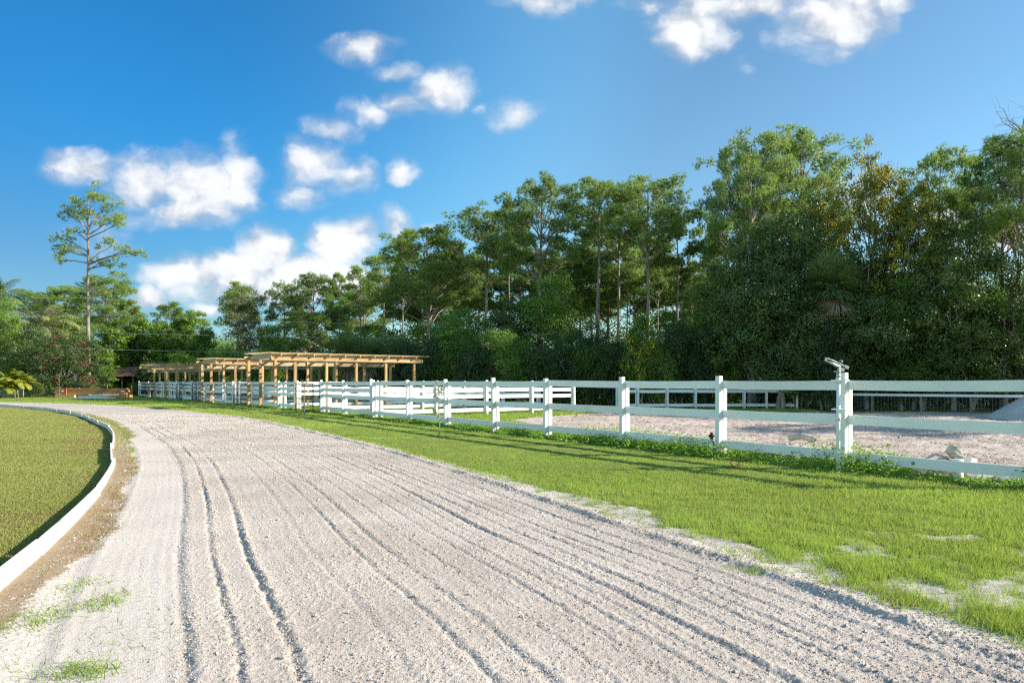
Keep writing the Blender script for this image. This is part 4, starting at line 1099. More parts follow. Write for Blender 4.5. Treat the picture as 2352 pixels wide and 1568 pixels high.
def feather_palm(seed, H=5, n=16, L=2.6, stems=1, r0=.10, droop=1.0, leaf=.5, w=.034):
    r = np.random.default_rng(seed); T = Geo(); C = Geo()
    for st in range(stems):
        b = np.array([*(r.normal(0, .45, 2) * (stems > 1)), 0]); h = H * (1 if stems == 1 else .45 + .55 * r.random())
        top = b + [*(r.normal(0, .15, 2) * h * .3), h]
        T.tube([b - [0, 0, .1], b * .5 + top * .5, top], [r0 * 1.2, r0, r0 * .8], 7)
        for i in range(n):
            a = i * 2.4 + r.normal(0, .2); el = R(82 - 75 * (i + .5) / n + r.normal(0, 5))
            d0 = np.array([math.cos(a), math.sin(a), 0.0]); Lf = L * (.75 + .35 * r.random()) * (1 if stems == 1 else .8)
            t = np.linspace(0, 1, 12); e = el - droop * 1.25 * t ** 1.4
            seg = np.stack([np.cos(e)[:, None] * d0], 0)[0] + np.sin(e)[:, None] * np.array([0, 0, 1.0])
            p = top + np.vstack([[0, 0, 0], np.cumsum(seg[:-1] * Lf / 11, 0)])
            T.tube(p, np.linspace(.022, .005, 12), 4, False)
            k = 34; tt = np.linspace(.12, 1, k); q = np.stack([np.interp(tt, t, p[:, j]) for j in range(3)], 1)
            sg = np.stack([np.interp(tt, t, seg[:, j]) for j in range(3)], 1); s = unit(np.cross(sg, [0, 0, 1.0] + r.normal(0, .05, 3)))
            for sgn in (-1, 1):
                dl = unit(s * sgn * .8 + sg * .55 + np.array([0, 0, -.30]) + r.normal(0, .08, (k, 3)))
                ll = leaf * (np.sin(np.pi * (.12 + .80 * tt)) ** .7) * (.85 + .3 * r.random(k))
                mid = q + dl * ll[:, None] * .6; tip = mid + unit(dl + np.array([0, 0, -.6])) * ll[:, None] * .4
                sd = unit(np.cross(dl, np.cross(s, sg))) * w / 2
                v = np.stack([q + sd * .5, q - sd * .5, mid - sd, mid + sd, tip], 1).reshape(-1, 3); o = np.arange(k)[:, None] * 5
                C.add(v, np.hstack([o, o + 1, o + 2, o + 3]), np.hstack([o + 3, o + 2, o + 4]), np.repeat(np.clip(.5 * r.random() + .5 * r.random(k), 0, 1), 5))
    return T, C, None

KIT = {}
def kit(key, gs, mats, H, R0, names=('trunk', 'crown', 'blossom')):
    parts = []
    for g, m, nm in zip(gs, mats, names):
        if g is None: continue
        parts.append((nm, g.mesh(nm, M[m], nm == 'trunk')))
    KIT[key] = (parts, H, R0)

def plant(name, key, px, ytop, D, label, cat, group=None, wpx=None, rot=None, x=None, zbase=0.0):
    parts, H, R0 = KIT[key]
    X = (px - 1176) * D / FPX if x is None else x
    h = EYE + (878 - ytop) * D / FPX - zbase
    sz = h / H
    sx = sz if wpx is None else (wpx * D / FPX) / (2 * R0)
    o = tag(empty(name, (X, D, zbase), rot if rot is not None else prng.random() * 6.28), label, cat, group)
    o.scale = (sx, sx, sz)
    for nm, me in parts: link(nm, me, o)
    return o
prng = np.random.default_rng(77)

PB = ('bark', 'pine_needles')
for i in range(5):
    cbs = (.58, .62, .56, .60, .66)[i]; rc = (3.3, 3.0, 3.6, 3.2, 2.8)[i]
    kit('pine%d' % i, pine(100 + i, 16, cbs, rc, (22, 19, 24, 21, 18)[i], 26, lean=.018), PB, 16, rc + .6)
for i in range(3):
    kit('slim%d' % i, pine(140 + i, 15, (.58, .64, .55)[i], 2.2, 16, 28, .13, lean=.022), PB, 15, 2.7)
kit('lightpine', pine(160, 15, .42, 4.0, 40, 32, .2), ('bark', 'pine_needles_light'), 15, 4.4)
kit('bigpine', pine(161, 17, .48, 3.9, 32, 28, .24, lean=.02), PB, 17, 4.4)
kit('openpine', pine(162, 15, .64, 3.4, 20, 24, .20, lean=.03), PB, 15, 3.9)
kit('farpine0', pine(170, 14, .40, 3.2, 30, 28, .18), PB, 14, 3.4)
kit('farpine1', pine(171, 14, .48, 3.4, 28, 28, .18), PB, 14, 3.8)
DK = ('bark_grey', 'leaf_dark', 'blossom_yellow')
for i in range(4):
    kit('dark%d' % i, broadleaf(200 + i, 9, 3.2, .06, 14, 460, 62, .155, .15, 1 + i % 2), DK, 9, 3.5)
for i in range(3):
    kit('mid%d' % i, broadleaf(220 + i, 9, 2.8, .10, 12, 380, 60, .15, .14, 1 + i % 2), ('bark_grey', 'leaf_mid', 'blossom_yellow'), 9, 3.1)
for i in range(3):
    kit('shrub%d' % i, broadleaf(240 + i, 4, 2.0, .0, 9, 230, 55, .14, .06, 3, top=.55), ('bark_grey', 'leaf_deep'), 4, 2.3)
for i in range(2):
    kit('midshrub%d' % i, broadleaf(250 + i, 4, 1.9, .0, 9, 220, 55, .13, .06, 3, top=.55), ('bark_grey', 'leaf_mid'), 4, 2.2)
for i in range(3):
    kit('bright%d' % i, broadleaf(260 + i, 8, 2.2, .0, 15, 330, 50, .24, .09, 3, spread=.34, top=.70), ('bark_grey', 'leaf_bright'), 8, 2.5)
kit('oak', broadleaf(270, 11, 3.6, .12, 16, 420, 55, .15, .18, 1, spread=.36), ('bark_grey', 'leaf_olive'), 11, 3.9)
kit('yellowtree', broadleaf(271, 13, 3.4, .18, 17, 400, 56, .17, .18, 2, blossom=.24, spread=.36), ('bark_grey', 'leaf_yellow', 'blossom_yellow'), 13, 3.7)
kit('yellowbush', broadleaf(272, 5, 1.5, .1, 9, 150, 60, .16, .08, 2, blossom=.55, spread=.32), ('bark_grey', 'leaf_mid', 'blossom_yellow'), 5, 1.8)
kit('bougain', broadleaf(273, 6.5, 3.9, .0, 20, 620, 60, .15, .10, 4, blossom=.10, top=.52, spread=.36), ('bark_grey', 'leaf_deep', 'blossom_magenta'), 6.5, 4.2)
kit('cabbage', fan_palm(280, 6.4, 40, 1.7, 12), ('bark_grey', 'palm_green', 'frond_dead'), 7.9, 1.9, ('trunk', 'crown', 'dead_fronds'))
kit('palmetto', fan_palm(281, 3.4, 34, 1.5, 5), ('bark_grey', 'palm_green', 'frond_dead'), 4.8, 1.7, ('trunk', 'crown', 'dead_fronds'))
kit('coco', feather_palm(282, 8, 22, 3.0, 1, .13, 1.0, .6, .05), ('bark_grey', 'palm_green'), 10.2, 2.6)
kit('palepalm', feather_palm(283, 6, 20, 3.6, 1, .14, 1.25, .75, .06), ('bark_grey', 'palm_pale'), 8.6, 2.9)
kit('areca', feather_palm(284, 2.0, 9, 1.8, 7, .04, 1.2, .42, .06), ('bark_grey', 'palm_yellow'), 3.3, 1.7)

# ---- the lone pine
H = 20.6
pads = [(17.4, -1.1, .1, 19.6, .62, 9), (17.6, .7, -.3, 20.2, .70, 10), (17.0, 1.8, .2, 19.5, .60, 9), (16.8, -2.2, -.2, 18.3, .62, 9), (16.2, 2.6, .3, 18.0, .55, 9), (16.6, .6, .5, 18.6, .7, 9), (15.9, 3.1, -.2, 17.4, .45, 6),
        (16.0, -.9, -.6, 18.4, .6, 7), (17.2, .1, .0, 19.9, .6, 8), (14.4, -3.3, .2, 16.0, .50, 8), (14.0, -3.2, .4, 14.9, .55, 8), (14.2, -2.2, -.3, 15.0, .55, 7), (13.4, -2.9, 0, 13.7, .45, 6), (15.5, -1.6, .2, 16.6, .35, 3),
        (13.6, 2.1, .2, 15.2, .50, 8), (13.4, 3.6, -.1, 14.8, .50, 8), (13.2, 5.0, .2, 14.6, .35, 5), (12.6, 1.5, -.3, 13.6, .45, 6), (12.8, 2.7, .3, 13.5, .40, 5), (11.2, 2.4, .2, 12.2, .40, 5), (11.0, 1.4, -.2, 11.4, .35, 4), (10.4, 3.4, .2, 10.8, .42, 5), (10.2, 1.0, .3, 10.6, .3, 3), (9.6, 3.0, 0, 9.5, .35, 4)]
kit('lone', pine(301, H / .965, pads=pads, tufts=18, r0=.22, needle=.42, lean=.012), ('bark', 'pine_needles_light'), H, 3)
o = plant('pine_tree', 'lone', 207, 440, 70, 'tall lone pine with a bare trunk and a few separate boughs, at the left', 'tree', rot=0.0)

PT = 'pines of the tree line'
def pines(rows):
    for key, px, yt, D, lb, *w in rows:
        plant('pine_tree', key, px, yt, D, lb, 'tree', PT, (w[0] * (1.15 if 1100 < px < 1600 else 1.05)) if w else None)
pines([
    ('farpine0', 96, 664, 96, 'rounded distant pine left of the lone pine, above the pale palm', 130),
    ('farpine1', 160, 655, 98, 'distant pine just left of the lone pine trunk, flat topped', 120),
    ('farpine0', 240, 634, 92, 'broad distant pine right behind the lone pine trunk', 130),
    ('farpine1', 293, 690, 94, 'lower distant pine at the right shoulder of the pines behind the lone pine', 90),
    ('farpine1', 392, 694, 105, 'small distant pine poking over the bright green trees', 90),
    ('farpine0', 446, 712, 105, 'smallest distant pine top, between the bright green trees and the olive tree', 70),
    ('farpine1', 548, 648, 84, 'dark pine crown behind the olive green tree', 90),
    ('pine2', 652, 650, 78, 'dark pine right of the olive green tree, first of the rising row', 110),
    ('farpine0', 722, 630, 76, 'wide pine with a bare pale branch, second of the rising row', 130),
    ('lightpine', 708, 716, 66, 'low round pine in front of the row, above the left timber roof', 130),
    ('slim0', 780, 628, 74, 'small narrow pine between two wide ones in the rising row', 60),
    ('pine3', 826, 610, 70, 'pine with a straight bare trunk, third of the rising row', 100),
    ('pine1', 880, 580, 66, 'pine with a long bare pale trunk left of the broad light green pine', 110),
    ('lightpine', 985, 526, 56, 'broad light green pine with a full rounded crown', 225),
    ('pine2', 925, 560, 62, 'darker pine at the left shoulder of the broad light green pine', 120),
    ('pine0', 1115, 474, 54, 'dark pine with level boughs right of the broad light green pine', 190),
    ('slim1', 1170, 470, 58, 'slim pine squeezed between two dark pines, left of the twin-trunked one', 100),
    ('bigpine', 1243, 410, 50, 'tall dark pine with a dense round crown and twin-looking trunk', 200),
    ('pine4', 1372, 406, 49, 'tall pine with a leaning group of trunks right of the dense round one', 185),
    ('pine1', 1418, 414, 53, 'pine partly hidden between the two tallest of the middle group', 160),
    ('openpine', 1486, 408, 47, 'tall umbrella pine with a long bare trunk and visible branches', 205),
    ('slim2', 1556, 466, 49, 'narrow pine right of the umbrella pine, reaching lower', 130),
    ('slim0', 1512, 560, 52, 'short thin pine below the right side of the umbrella crown', 90),
    ('slim1', 1588, 600, 50, 'thin pine in the gap left of the biggest pines', 80),
    ('slim2', 1640, 540, 48, 'narrow pine at the left foot of the biggest pines', 90),
    ('bigpine', 1722, 308, 41, 'biggest pine on the right, its grey-green crown leaning left', 205),
    ('bigpine', 1838, 302, 44, 'second biggest pine, its dark crown spreading toward the tall yellow-flowered tree', 235),
    ('pine0', 1778, 330, 46, 'pine in the middle between the two biggest crowns', 190),
    ('pine2', 1668, 420, 44, 'lower left bough-rich pine beside the biggest pines', 150),
    ('openpine', 2162, 340, 38, 'open flat-topped pine right of the yellow-flowered tree', 170),
    ('openpine', 2222, 425, 38, 'bushy low-forked pine just right of the open flat-topped one', 190),
    ('pine2', 2300, 330, 34, 'dark pine near the right edge, behind a bare twiggy treetop', 200),
    ('bigpine', 2365, 285, 33, 'tallest pine at the right edge, cut by the frame', 240),
])
# further slim pines behind, seen between the front trunks
for i, (px, yt, D) in enumerate([(1010, 600, 72), (1040, 570, 75), (1075, 585, 68), (1150, 560, 70), (1200, 575, 66), (1285, 560, 68), (1310, 590, 62), (1335, 540, 66), (1400, 560, 62), (1440, 590, 64), (1460, 540, 60), (1530, 600, 60), (1570, 640, 58), (1610, 650, 58),
                                  (960, 620, 72), (905, 640, 76), (840, 660, 80), (1235, 620, 72), (1360, 600, 70), (1660, 560, 56), (1625, 640, 54), (1100, 620, 64), (800, 668, 84)]):
    plant('pine_tree', ('farpine0', 'slim1', 'farpine1', 'slim2')[i % 4], px, yt, D, 'thin pine of the second row, seen between the front pines', 'tree', 'thin pines of the second row')
# dead brown needles hung on a trunk
# ---- broadleaf trees and bushes
def trees(rows, name='broadleaf_tree', group='broadleaf trees of the tree line', cat='tree'):
    for key, px, yt, D, lb, *w in rows: plant(name, key, px, yt, D, lb, cat, group, w[0] if w else None)
trees([
    ('oak', 566, 662, 76, 'olive green tree with a pale trunk between the bright green trees and the pine row', 150),
    ('mid0', 628, 742, 72, 'loose grey-green tree right of the olive green one', 90),
    ('mid1', 1052, 690, 45, 'mid green leafy tree behind the right end of the nearest shade structure', 190),
    ('mid2', 1275, 636, 43, 'leafy tree rising highest in front of the pine trunks, below the dense round pine', 190),
    ('dark1', 1180, 690, 44, 'dark leafy tree between the two mid green ones', 190),
    ('dark0', 1345, 735, 43, 'dark leafy tree just left of the long bare pine trunk', 180),
    ('mid0', 1150, 752, 41, 'low leafy tree in front of the dark one, left of centre', 160),
    ('dark2', 1420, 775, 42, 'dark leafy tree right of the long bare pine trunk', 170),
    ('dark3', 1560, 728, 41, 'dark leafy tree right of the small yellow-flowered bush', 190),
    ('mid1', 1650, 610, 40, 'leafy tree at the left foot of the biggest pines', 180),
    ('dark1', 1725, 508, 37, 'large dark broad tree covering the foot of the biggest pines', 290),
    ('dark0', 1850, 445, 38, 'tall dark green tree left of the tall yellow-flowered tree', 300),
    ('yellowtree', 1990, 318, 36, 'tall loose tree full of yellow flowers at its top', 210),
    ('yellowtree', 2085, 395, 35, 'second yellow-flowered tree, lower and wider, right of the tall one', 230),
    ('yellowtree', 1880, 410, 40, 'yellow-tinged tree behind, left of the tall yellow-flowered one', 200),
    ('dark2', 2190, 498, 34, 'dense dark tree below the open flat-topped pine', 290),
    ('mid2', 2070, 640, 34.5, 'fresh green bushy tree right of the fan palm', 190),
    ('dark3', 2330, 575, 33.5, 'dark leafy tree filling the right edge', 280),
    ('mid0', 2230, 655, 34, 'leafy tree with glints of light before the dense dark one', 220),
    ('dark0', 1990, 560, 35, 'dark leafy tree behind the fan palm', 270),
    ('dark1', 1790, 620, 35, 'dark tree left of the fan palm, in deep shade', 260),
    ('dark2', 2120, 720, 34.5, 'low dark tree under the fresh green bushy one', 220),
])
UB = 'understorey bushes'
row = [(930, 790, 46), (985, 775, 44), (1035, 800, 43), (1090, 790, 41.5), (1140, 805, 41), (1195, 785, 40.5), (1245, 795, 40), (1300, 780, 39.5), (1350, 800, 39.5), (1405, 795, 39), (1455, 790, 38.5), (1510, 775, 38), (1560, 770, 38), (1615, 755, 37.5), (1670, 745, 37.2), (1725, 720, 37), (1785, 725, 36.6),
       (1838, 712, 34.5), (1900, 742, 32.2), (1972, 735, 33.8), (2015, 745, 35.4), (2075, 760, 35), (2135, 750, 34.6), (2195, 740, 34), (2255, 735, 33.6), (2315, 720, 33), (2375, 710, 32.4)]
wh = ['left', 'right']
spots = ['right behind the roof end of the nearest shade structure', 'beside the roof end of the nearest shade structure', 'in the first gap right of the timber roof', 'below the leftmost leafy tree', 'between the first two leafy trees', 'below the dark leafy tree left of centre', 'just left of the tallest centre fence post', 'below the highest leafy tree', 'left of the long bare pine trunk',
         'at the foot of the long bare pine trunk', 'left below the small yellow-flowered bush', 'right below the small yellow-flowered bush', 'below the dark tree right of the yellow bush', 'at the left foot of the large dark tree', 'below the biggest pine, near a fence post', 'below the large dark tree', 'left of the sprinkler, in deep shade', 'second left of the sprinkler head',
         'just behind the sprinkler head', 'right of the sprinkler head', 'below the fan palm trunk on its right', 'below the fresh green tree', 'at the foot of the low dark tree', 'behind the middle of the wire fence', 'behind the right half of the wire fence', 'behind the sand pile', 'at the right edge behind the sand pile']
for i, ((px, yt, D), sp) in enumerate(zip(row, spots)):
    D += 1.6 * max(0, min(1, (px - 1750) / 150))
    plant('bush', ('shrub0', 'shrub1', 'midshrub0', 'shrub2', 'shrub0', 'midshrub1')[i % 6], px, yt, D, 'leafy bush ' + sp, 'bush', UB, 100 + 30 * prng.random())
plant('flowering_bush', 'yellowbush', 1468, 712, 37.4, 'small bush with yellow flowers beside the umbrella pine trunk', 'bush', None, 95)
plant('fan_palm', 'cabbage', 1910, 592, 34.6, 'large fan palm with a skirt of dead fronds among the dark trees', 'palm', None, 150)
for px, yt, D, lb in ((800, 768, 50, 'fan palm behind the nearest timber roof, leftmost of three'), (850, 776, 49, 'fan palm with a thick trunk in the middle of three behind the nearest timber roof'), (915, 772, 48, 'bluish fan palm behind the right part of the nearest timber roof, rightmost of three')):
    plant('fan_palm', 'palmetto', px, yt, D, lb, 'palm', 'fan palms behind the timber roof', 95)
# ---- left side
trees([
    ('bright0', 262, 752, 77, 'bright green tree right of the lone pine trunk', 110),
    ('bright1', 318, 728, 79, 'bright green tree above the hut', 110),
    ('bright2', 372, 738, 78, 'bright green tree above the left ends of the timber roofs', 110),
    ('bright0', 425, 720, 80, 'tallest bright green tree of the row', 105),
    ('bright1', 470, 752, 77, 'bright green tree at the right end of its row', 90),
    ('bright2', 232, 792, 74, 'low bright green tree just behind the lone pine trunk', 80),
], 'broadleaf_tree', 'bright green trees behind the shade structures')
trees([
    ('mid2', 12, 690, 68, 'dense green tree at the left edge under the palm', 110),
    ('dark1', -20, 640, 72, 'dark tree cut by the left edge', 120),
    ('mid0', 150, 722, 74, 'leafy tree behind the flowering bush', 130),
    ('mid1', 205, 736, 76, 'leafy tree at the foot of the lone pine', 100),
    ('dark3', 60, 742, 68, 'dark green tree between the left edge and the flowering bush', 120),
], 'broadleaf_tree', 'leafy trees at the left')
plant('palm_tree', 'coco', 10, 632, 76, 'palm with upright fronds rising over the left edge', 'palm')
plant('palm_tree', 'palepalm', 96, 686, 72, 'palm with pale drooping fronds above the flowering bush', 'palm', None, 150)
plant('palm_tree', 'palepalm', 150, 715, 75, 'second pale palm, lower and half hidden, left of the lone pine', 'palm', None, 100)
plant('flowering_bush', 'bougain', 152, 770, 66, 'huge dark bush dotted with magenta flowers', 'bush', None, 190, .6)
plant('palm_clump', 'areca', 34, 838, 60, 'yellow-green clump of feathery palms at the left edge', 'palm', None, 95)
plant('bush', 'shrub1', 70, 862, 63, 'dark low bush between the yellow-green palm and the flowering bush', 'bush', None, 70)
plant('bush', 'midshrub0', 308, 880, 72, 'small bush at the far fence end beside the lumber', 'bush', None, 40)
for i, (px, yt, D, lb) in enumerate(((520, 800, 66, 'green bush behind the left posts of the second shade structure'), (600, 806, 62, 'green bush behind the second shade structure'), (690, 812, 58, 'green bush behind the white beam'), (760, 806, 55, 'green bush behind the white-beam end'), (420, 815, 72, 'green bush behind the third shade structure'), (360, 830, 76, 'green bush behind the farthest shade structure'), (880, 812, 50, 'green bush behind the nearest shade structure'))):
    plant('bush', ('midshrub0', 'midshrub1', 'shrub0')[i % 3], px, yt, D, lb, 'bush', 'bushes behind the shade structures', 130)

# ---- young saplings along the fence
def sapling(seed, H, label, px, D, wd=.3, nl=260, stake=False):
    r = np.random.default_rng(seed); T = Geo(); C = Geo()
    p = np.array([[0, 0, -.05], [.02, 0, H * .3], [-.01, .02, H * .6], [.03, 0, H * .97]]); T.tube(p, [.016, .013, .009, .004], 6)
    tips = []
    for k in range(20):
        f = .28 + .7 * r.random(); a = r.random() * 6.28; q = np.array([np.interp(f * H, p[:, 2], p[:, 0]), 0, f * H])
        d = np.array([math.cos(a), math.sin(a), .6 + r.random()]); e = q + unit(d) * wd * (.5 + .8 * r.random()) * (1.15 - .5 * f)
        limb(T, q, e, .006, .002, r, .2, 4, 4); tips.append((q, e))
    i = r.integers(0, len(tips), nl); t = (.25 + .8 * r.random(nl))[:, None]
    qs = np.array([a for a, b in tips]); es = np.array([b for a, b in tips])
    c = qs[i] + (es[i] - qs[i]) * t + r.normal(0, .02, (nl, 3))
    C.leaves(c, r.normal(0, 1, (nl, 3)), r.normal(0, .6, (nl, 3)) + [0, 0, .8], .045 + .03 * r.random(nl), .020, r.random(nl))
    o = tag(empty('sapling', (*at(px, D), 0)), label, 'sapling', 'saplings along the fence')
    T.build('trunk', M['bark_grey'], o, True); C.build('crown', M['leaf_olive'], o)
sapling(1, 1.30, 'young sapling standing alone on the verge before the three-rail fence', 1008, 17.6, .30, 300)
sapling(2, 1.48, 'young sapling in front of the open black gate', 699, 27.2, .38, 380)
sapling(3, 1.75, 'bushiest sapling, before the fence left of the two tall timber posts', 517, 40.5, .42, 900)
sapling(4, 1.58, 'slim sapling left of the bushiest one', 421, 47.0, .36, 600)
sapling(5, 1.45, 'thin sapling before the last fence panel', 332, 58.5, .32, 400)
sapling(6, 2.1, 'grey thin sapling in front of the lumber bundle', 136, 58.8, .45, 600)

# ---- bare twiggy treetop at the right edge
r = np.random.default_rng(9); T = Geo()
bp = limb(T, (0, 0, 0), (.2, 0, 13.6), .12, .03, r, .04, 9, 6)
for k in range(46):
    j = r.integers(3, 9); a = r.random() * 6.28; q = bp[j]; L = .5 + 1.3 * r.random()
    e = q + np.array([math.cos(a) * .7, math.sin(a) * .7, .9]) * L
    lp = limb(T, q, e, .03, .008, r, .3, 5, 4)
    for s in range(3): limb(T, lp[r.integers(2, 5)], e + r.normal(0, .35, 3), .010, .004, r, .3, 4, 3)
root = tag(empty('bare_tree', (*at(2338, 33.5), 0)), 'bare grey twiggy treetop at the right edge before the dark pine', 'tree'); T.build('trunk', M['bark_grey'], root)

# ---- trees just out of frame on the right that throw the shade on the arena
for key, x, y, h, lb in (('pine0', 31, 18.6, 11.5, 'pine standing beyond the right edge whose shade crosses the arena'), ('bigpine', 36, 27.5, 15, 'big pine beyond the right edge behind the sand pile'), ('dark0', 31, 30.0, 8, 'dark leafy tree beyond the right edge'), ('dark2', 38, 30.5, 9, 'wide leafy tree farther beyond the right edge')):
    parts, H, R0 = KIT[key]
    o = tag(empty('pine_tree' if 'pine' in key else 'broadleaf_tree', (x, y, 0), 1.3), lb, 'tree', 'trees beyond the right edge'); o.scale = (h / H,) * 3
    for nm, me in parts: link(nm, me, o)

# ---- masses nobody could count: undergrowth below the trees, and the wood far behind
def mass(name, pts, hts, nleaf, spread, leaf, mat, seed):
    r = np.random.default_rng(seed); g = Geo(); n = len(pts)
    i = np.repeat(np.arange(n), nleaf); m = len(i)
    o = unit(r.normal(0, 1, (m, 3))) * r.random(m)[:, None] ** .42
    c = np.stack([pts[i, 0], pts[i, 1], hts[i]], 1) + o * [spread * 1.5, spread * 1.5, spread]
    c[:, 2] = np.maximum(c[:, 2], .05)
    L = leaf * (.6 + .8 * r.random(m))
    g.leaves(c, r.normal(0, 1, (m, 3)), r.normal(0, .4, (m, 3)) + unit(o) * .8 + [0, 0, .5], L, L * .5, np.clip(.62 * r.random(n)[i] + .38 * r.random(m), 0, 1))
    return tag(g.build(name, M[mat]), kind='stuff')
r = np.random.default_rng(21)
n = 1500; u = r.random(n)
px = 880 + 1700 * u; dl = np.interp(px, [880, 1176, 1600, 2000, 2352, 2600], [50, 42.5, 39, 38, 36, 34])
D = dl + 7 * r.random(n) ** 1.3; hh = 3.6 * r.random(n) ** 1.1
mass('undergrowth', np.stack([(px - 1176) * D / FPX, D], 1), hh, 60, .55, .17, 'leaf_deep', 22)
n = 1500; px = -150 + 1250 * r.random(n); D = np.interp(px, [-150, 300, 700, 1100], [82, 88, 74, 62]) + 10 * r.random(n)
hh = np.interp(px, [-150, 300, 700, 1100], [7.5, 7.0, 6.5, 7.5]) * r.random(n) ** .8
mass('distant_wood', np.stack([(px - 1176) * D / FPX, D], 1), hh, 60, .75, .26, 'leaf_mid', 23)
n = 1300; px = 930 + 1520 * r.random(n); D = np.interp(px, [950, 1700, 2450], [74, 56, 46]) + 8 * r.random(n); hh = np.interp(px, [930, 1400, 1700, 2450], [10.5, 11.5, 11.5, 11]) * r.random(n) ** .8 * (.75 + .5 * fbm(px * .02, D * 0, 44, 3))
mass('background_wood', np.stack([(px - 1176) * D / FPX, D], 1), hh, 60, .7, .22, 'leaf_mid', 24)
# ================================================================== light, sky, camera
EL, AZ = 25.5, -4.0                                      # sun: height, and bearing from +X toward +Y
s = Vector((math.cos(R(EL)) * math.cos(R(AZ)), math.cos(R(EL)) * math.sin(R(AZ)), math.sin(R(EL))))
ld = bpy.data.lights.new('sun', 'SUN'); ld.energy = 4.3; ld.angle = R(.5); ld.color = (1.0, .91, .76)
lo = bpy.data.objects.new('sun', ld); COL.objects.link(lo); lo.rotation_euler = s.to_track_quat('Z', 'Y').to_euler(); lo.location = s * 80

w = bpy.data.worlds.new('World'); SC.world = w; w.use_nodes = True
w.cycles.sampling_method = 'MANUAL'; w.cycles.sample_map_resolution = 1024
nt = NT(w.node_tree)
sky = nt('ShaderNodeTexSky'); sky.sky_type = 'NISHITA'; sky.sun_disc = False
sky.sun_elevation = R(EL); sky.sun_rotation = R(90 - AZ); sky.air_density = 1.0; sky.dust_density = .25; sky.ozone_density = 3.0; sky.altitude = 10
skyc = nt('ShaderNodeHueSaturation', {'Saturation': 1.10, 'Value': 1.0, 'Color': sky.outputs[0]}).outputs[0]
skyc = nt.mix(1.0, skyc, (.95, .98, .81), 'MULTIPLY')
dirv = nt('ShaderNodeTexCoord').outputs['Generated']
away = nt.vmath('DOT_PRODUCT', dirv, tuple(Vector((-.9, 1, .55)).normalized()), out=1)      # the deep blue part of the sky, square to the sun
deep = nt.ramp(away, .70, .98)
skyc = nt.mix(1.0, skyc, nt.mix(deep, (1, 1, 1), nt.mix(nt.ramp(nt('ShaderNodeSeparateXYZ', {0: dirv}).outputs[2], .08, .36), (.36, .46, .58), (.16, .50, .72))), 'MULTIPLY')
top = nt.ramp(nt.vmath('DOT_PRODUCT', dirv, tuple(Vector((-.30, 1, .62)).normalized()), out=1), .86, .99)
skyc = nt.mix(1.0, skyc, nt.mix(top, (1, 1, 1), (1.16, 1.42, 1.40)), 'MULTIPLY')
ahead = nt.ramp(nt('ShaderNodeSeparateXYZ', {0: dirv}).outputs[1], -.2, .5)            # the half of the sky the photo looks into is the darker one
skyc = nt.mix(1.0, skyc, nt.mix(ahead, (1, 1, 1), (.68, .73, .80)), 'MULTIPLY')
sx = nt('ShaderNodeSeparateXYZ', {0: dirv})
yy = nt.math('MAXIMUM', sx.outputs[1], .05)
a = nt.math('DIVIDE', sx.outputs[0], yy); b = nt.math('DIVIDE', sx.outputs[2], yy)
P = nt('ShaderNodeCombineXYZ', {0: a, 1: b, 2: 0.0}).outputs[0]
wn = nt('ShaderNodeTexNoise', {'Scale': 9.0, 'Detail': 5.0, 'Roughness': .55, 'Vector': P}).outputs['Color']
Pw = nt.vmath('ADD', P, nt.vmath('MULTIPLY', nt.vmath('SUBTRACT', wn, (.5, .5, .5)), (.085, .06, 0)))
# clouds: where they stand in the sky (bearing, height over the horizon, breadth, depth, strength), all as tangents
CL = [(190, 385, 95, 48, .8), (330, 415, 110, 80, 1.0), (440, 420, 120, 85, 1.0), (545, 405, 60, 95, .8), (400, 480, 170, 46, .85), (720, 370, 95, 66, .9), (800, 395, 75, 55, .75), (695, 442, 70, 34, .8),
      (760, 292, 85, 30, .75), (870, 250, 90, 36, .8), (920, 232, 70, 40, .8), (1025, 200, 85, 55, .9), (835, 112, 95, 40, .6), (905, 158, 55, 26, .6), (1185, 265, 65, 38, .6), (1110, 252, 30, 14, .5), (932, 388, 42, 36, .7), (900, 515, 50, 48, .7), (992, 512, 25, 14, .5),
      (610, 575, 80, 62, 1.49), (795, 560, 72, 66, 1.62), (540, 625, 130, 50, 1.30), (690, 640, 170, 50, 1.43), (440, 625, 120, 40, 1.17), (580, 665, 200, 34, 1.04), (345, 682, 50, 28, 1.0), (485, 702, 42, 18, .9), (260, 550, 110, 52, .42), (150, 540, 60, 30, .2),
      (1260, 2, 120, 30, .7), (1480, 5, 100, 30, .5), (1600, 60, 105, 66, 1.05), (1700, 15, 170, 45, .9), (1900, 40, 135, 85, 1.15), (1960, 5, 130, 40, .9), (1720, 150, 34, 26, .35), (2000, 445, 90, 60, .9), (2160, 480, 110, 70, .9), (2290, 520, 100, 60, .8), (1600, 660, 80, 50, .8), (1380, 640, 90, 40, .5)]
acc = None
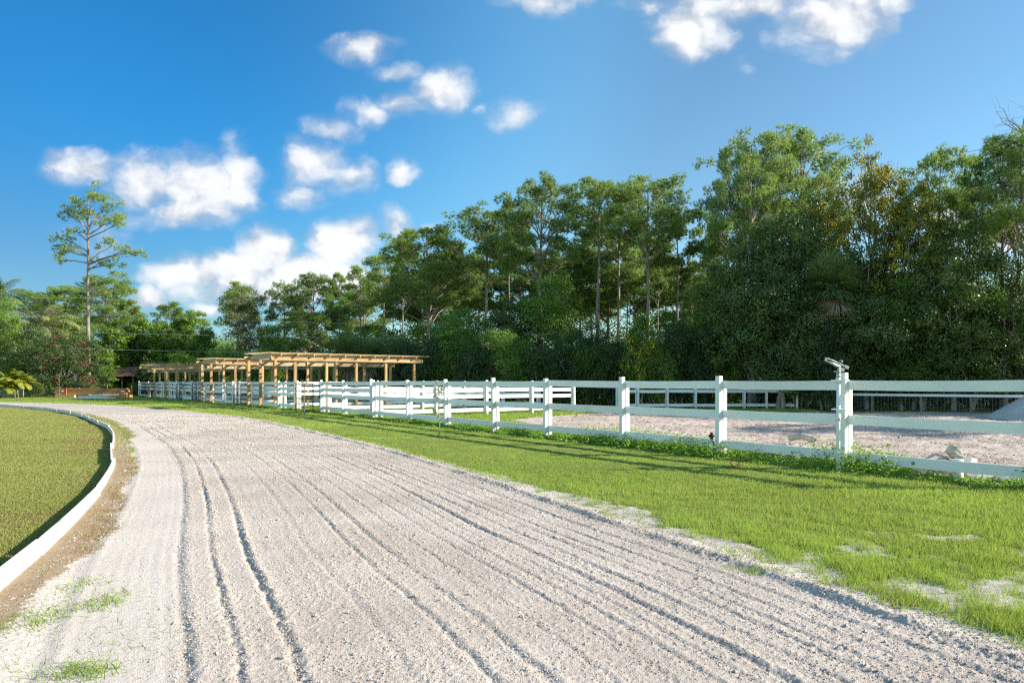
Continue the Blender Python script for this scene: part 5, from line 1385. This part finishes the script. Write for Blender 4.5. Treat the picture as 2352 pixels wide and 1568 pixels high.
for px, py, rx, ry, k in CL:
    cx, cy, rx, ry = (px - 1176) / FPX, (878 - py) / FPX, rx / FPX * 1.38, ry / FPX * 1.38
    v = nt.vmath('MULTIPLY', nt.vmath('SUBTRACT', Pw, (cx, cy, 0)), (1 / rx, 1 / ry, 0))
    l = nt.vmath('LENGTH', v, out=1)
    m = nt.math('MULTIPLY', nt.math('SUBTRACT', 1.0, l, True), k)
    acc = m if acc is None else nt.math('MAXIMUM', acc, m)
Ps = nt.vmath('MULTIPLY', Pw, (1, 1.25, 1))
n1 = nt.noise(10.0, Ps, 8, .52)
n2 = nt.noise(10.0, nt.vmath('ADD', Ps, (.012, .020, 0)), 8, .52)
dens = nt.math('ADD', acc, nt.math('MULTIPLY', nt.math('SUBTRACT', n1, .5), nt.ramp(acc, 0.0, .22, 0, 1.7)))
alpha = nt.math('MULTIPLY', nt.ramp(dens, .05, .85), .93)
lit = nt.math('ADD', nt.math('MULTIPLY', nt.math('SUBTRACT', n1, n2), 2.6), nt.math('ADD', nt.math('MULTIPLY', dens, .60), .12), True)
CLW = CLOUD_WHITE if 'CLOUD_WHITE' in globals() else 3.5
ccol = nt.mix(nt.ramp(lit, .05, .80), (CLW * .50, CLW * .56, CLW * .66), (CLW, CLW * 1.0, CLW * 1.0))
sk = nt.mix(alpha, skyc, ccol)
bg = nt('ShaderNodeBackground', {'Color': sk, 'Strength': .122})
o = nt('ShaderNodeOutputWorld'); nt.t.links.new(bg.outputs[0], o.inputs['Surface'])

cam = bpy.data.cameras.new('camera'); co = bpy.data.objects.new('camera', cam); COL.objects.link(co)
co.location = (0, 0, EYE); co.rotation_euler = (R(90), 0, 0)
cam.sensor_width = 36; cam.lens = 24; cam.shift_y = (878 - 784) / 2352; cam.clip_start = .05; cam.clip_end = 6000
SC.camera = co
SC.view_settings.view_transform = 'Standard'; SC.view_settings.look = 'None'; SC.view_settings.exposure = 1.3; SC.view_settings.gamma = 1.0; SC.view_settings.use_curve_mapping = False
SC.render.resolution_x = 1024; SC.render.resolution_y = 682
SC.cycles.max_bounces = 6; SC.cycles.diffuse_bounces = 3; SC.cycles.glossy_bounces = 2; SC.cycles.transmission_bounces = 4; SC.cycles.transparent_max_bounces = 4
SC.cycles.use_denoising = False
SC.cycles.filter_width = 1.3
SC.cycles.sample_clamp_indirect = 6
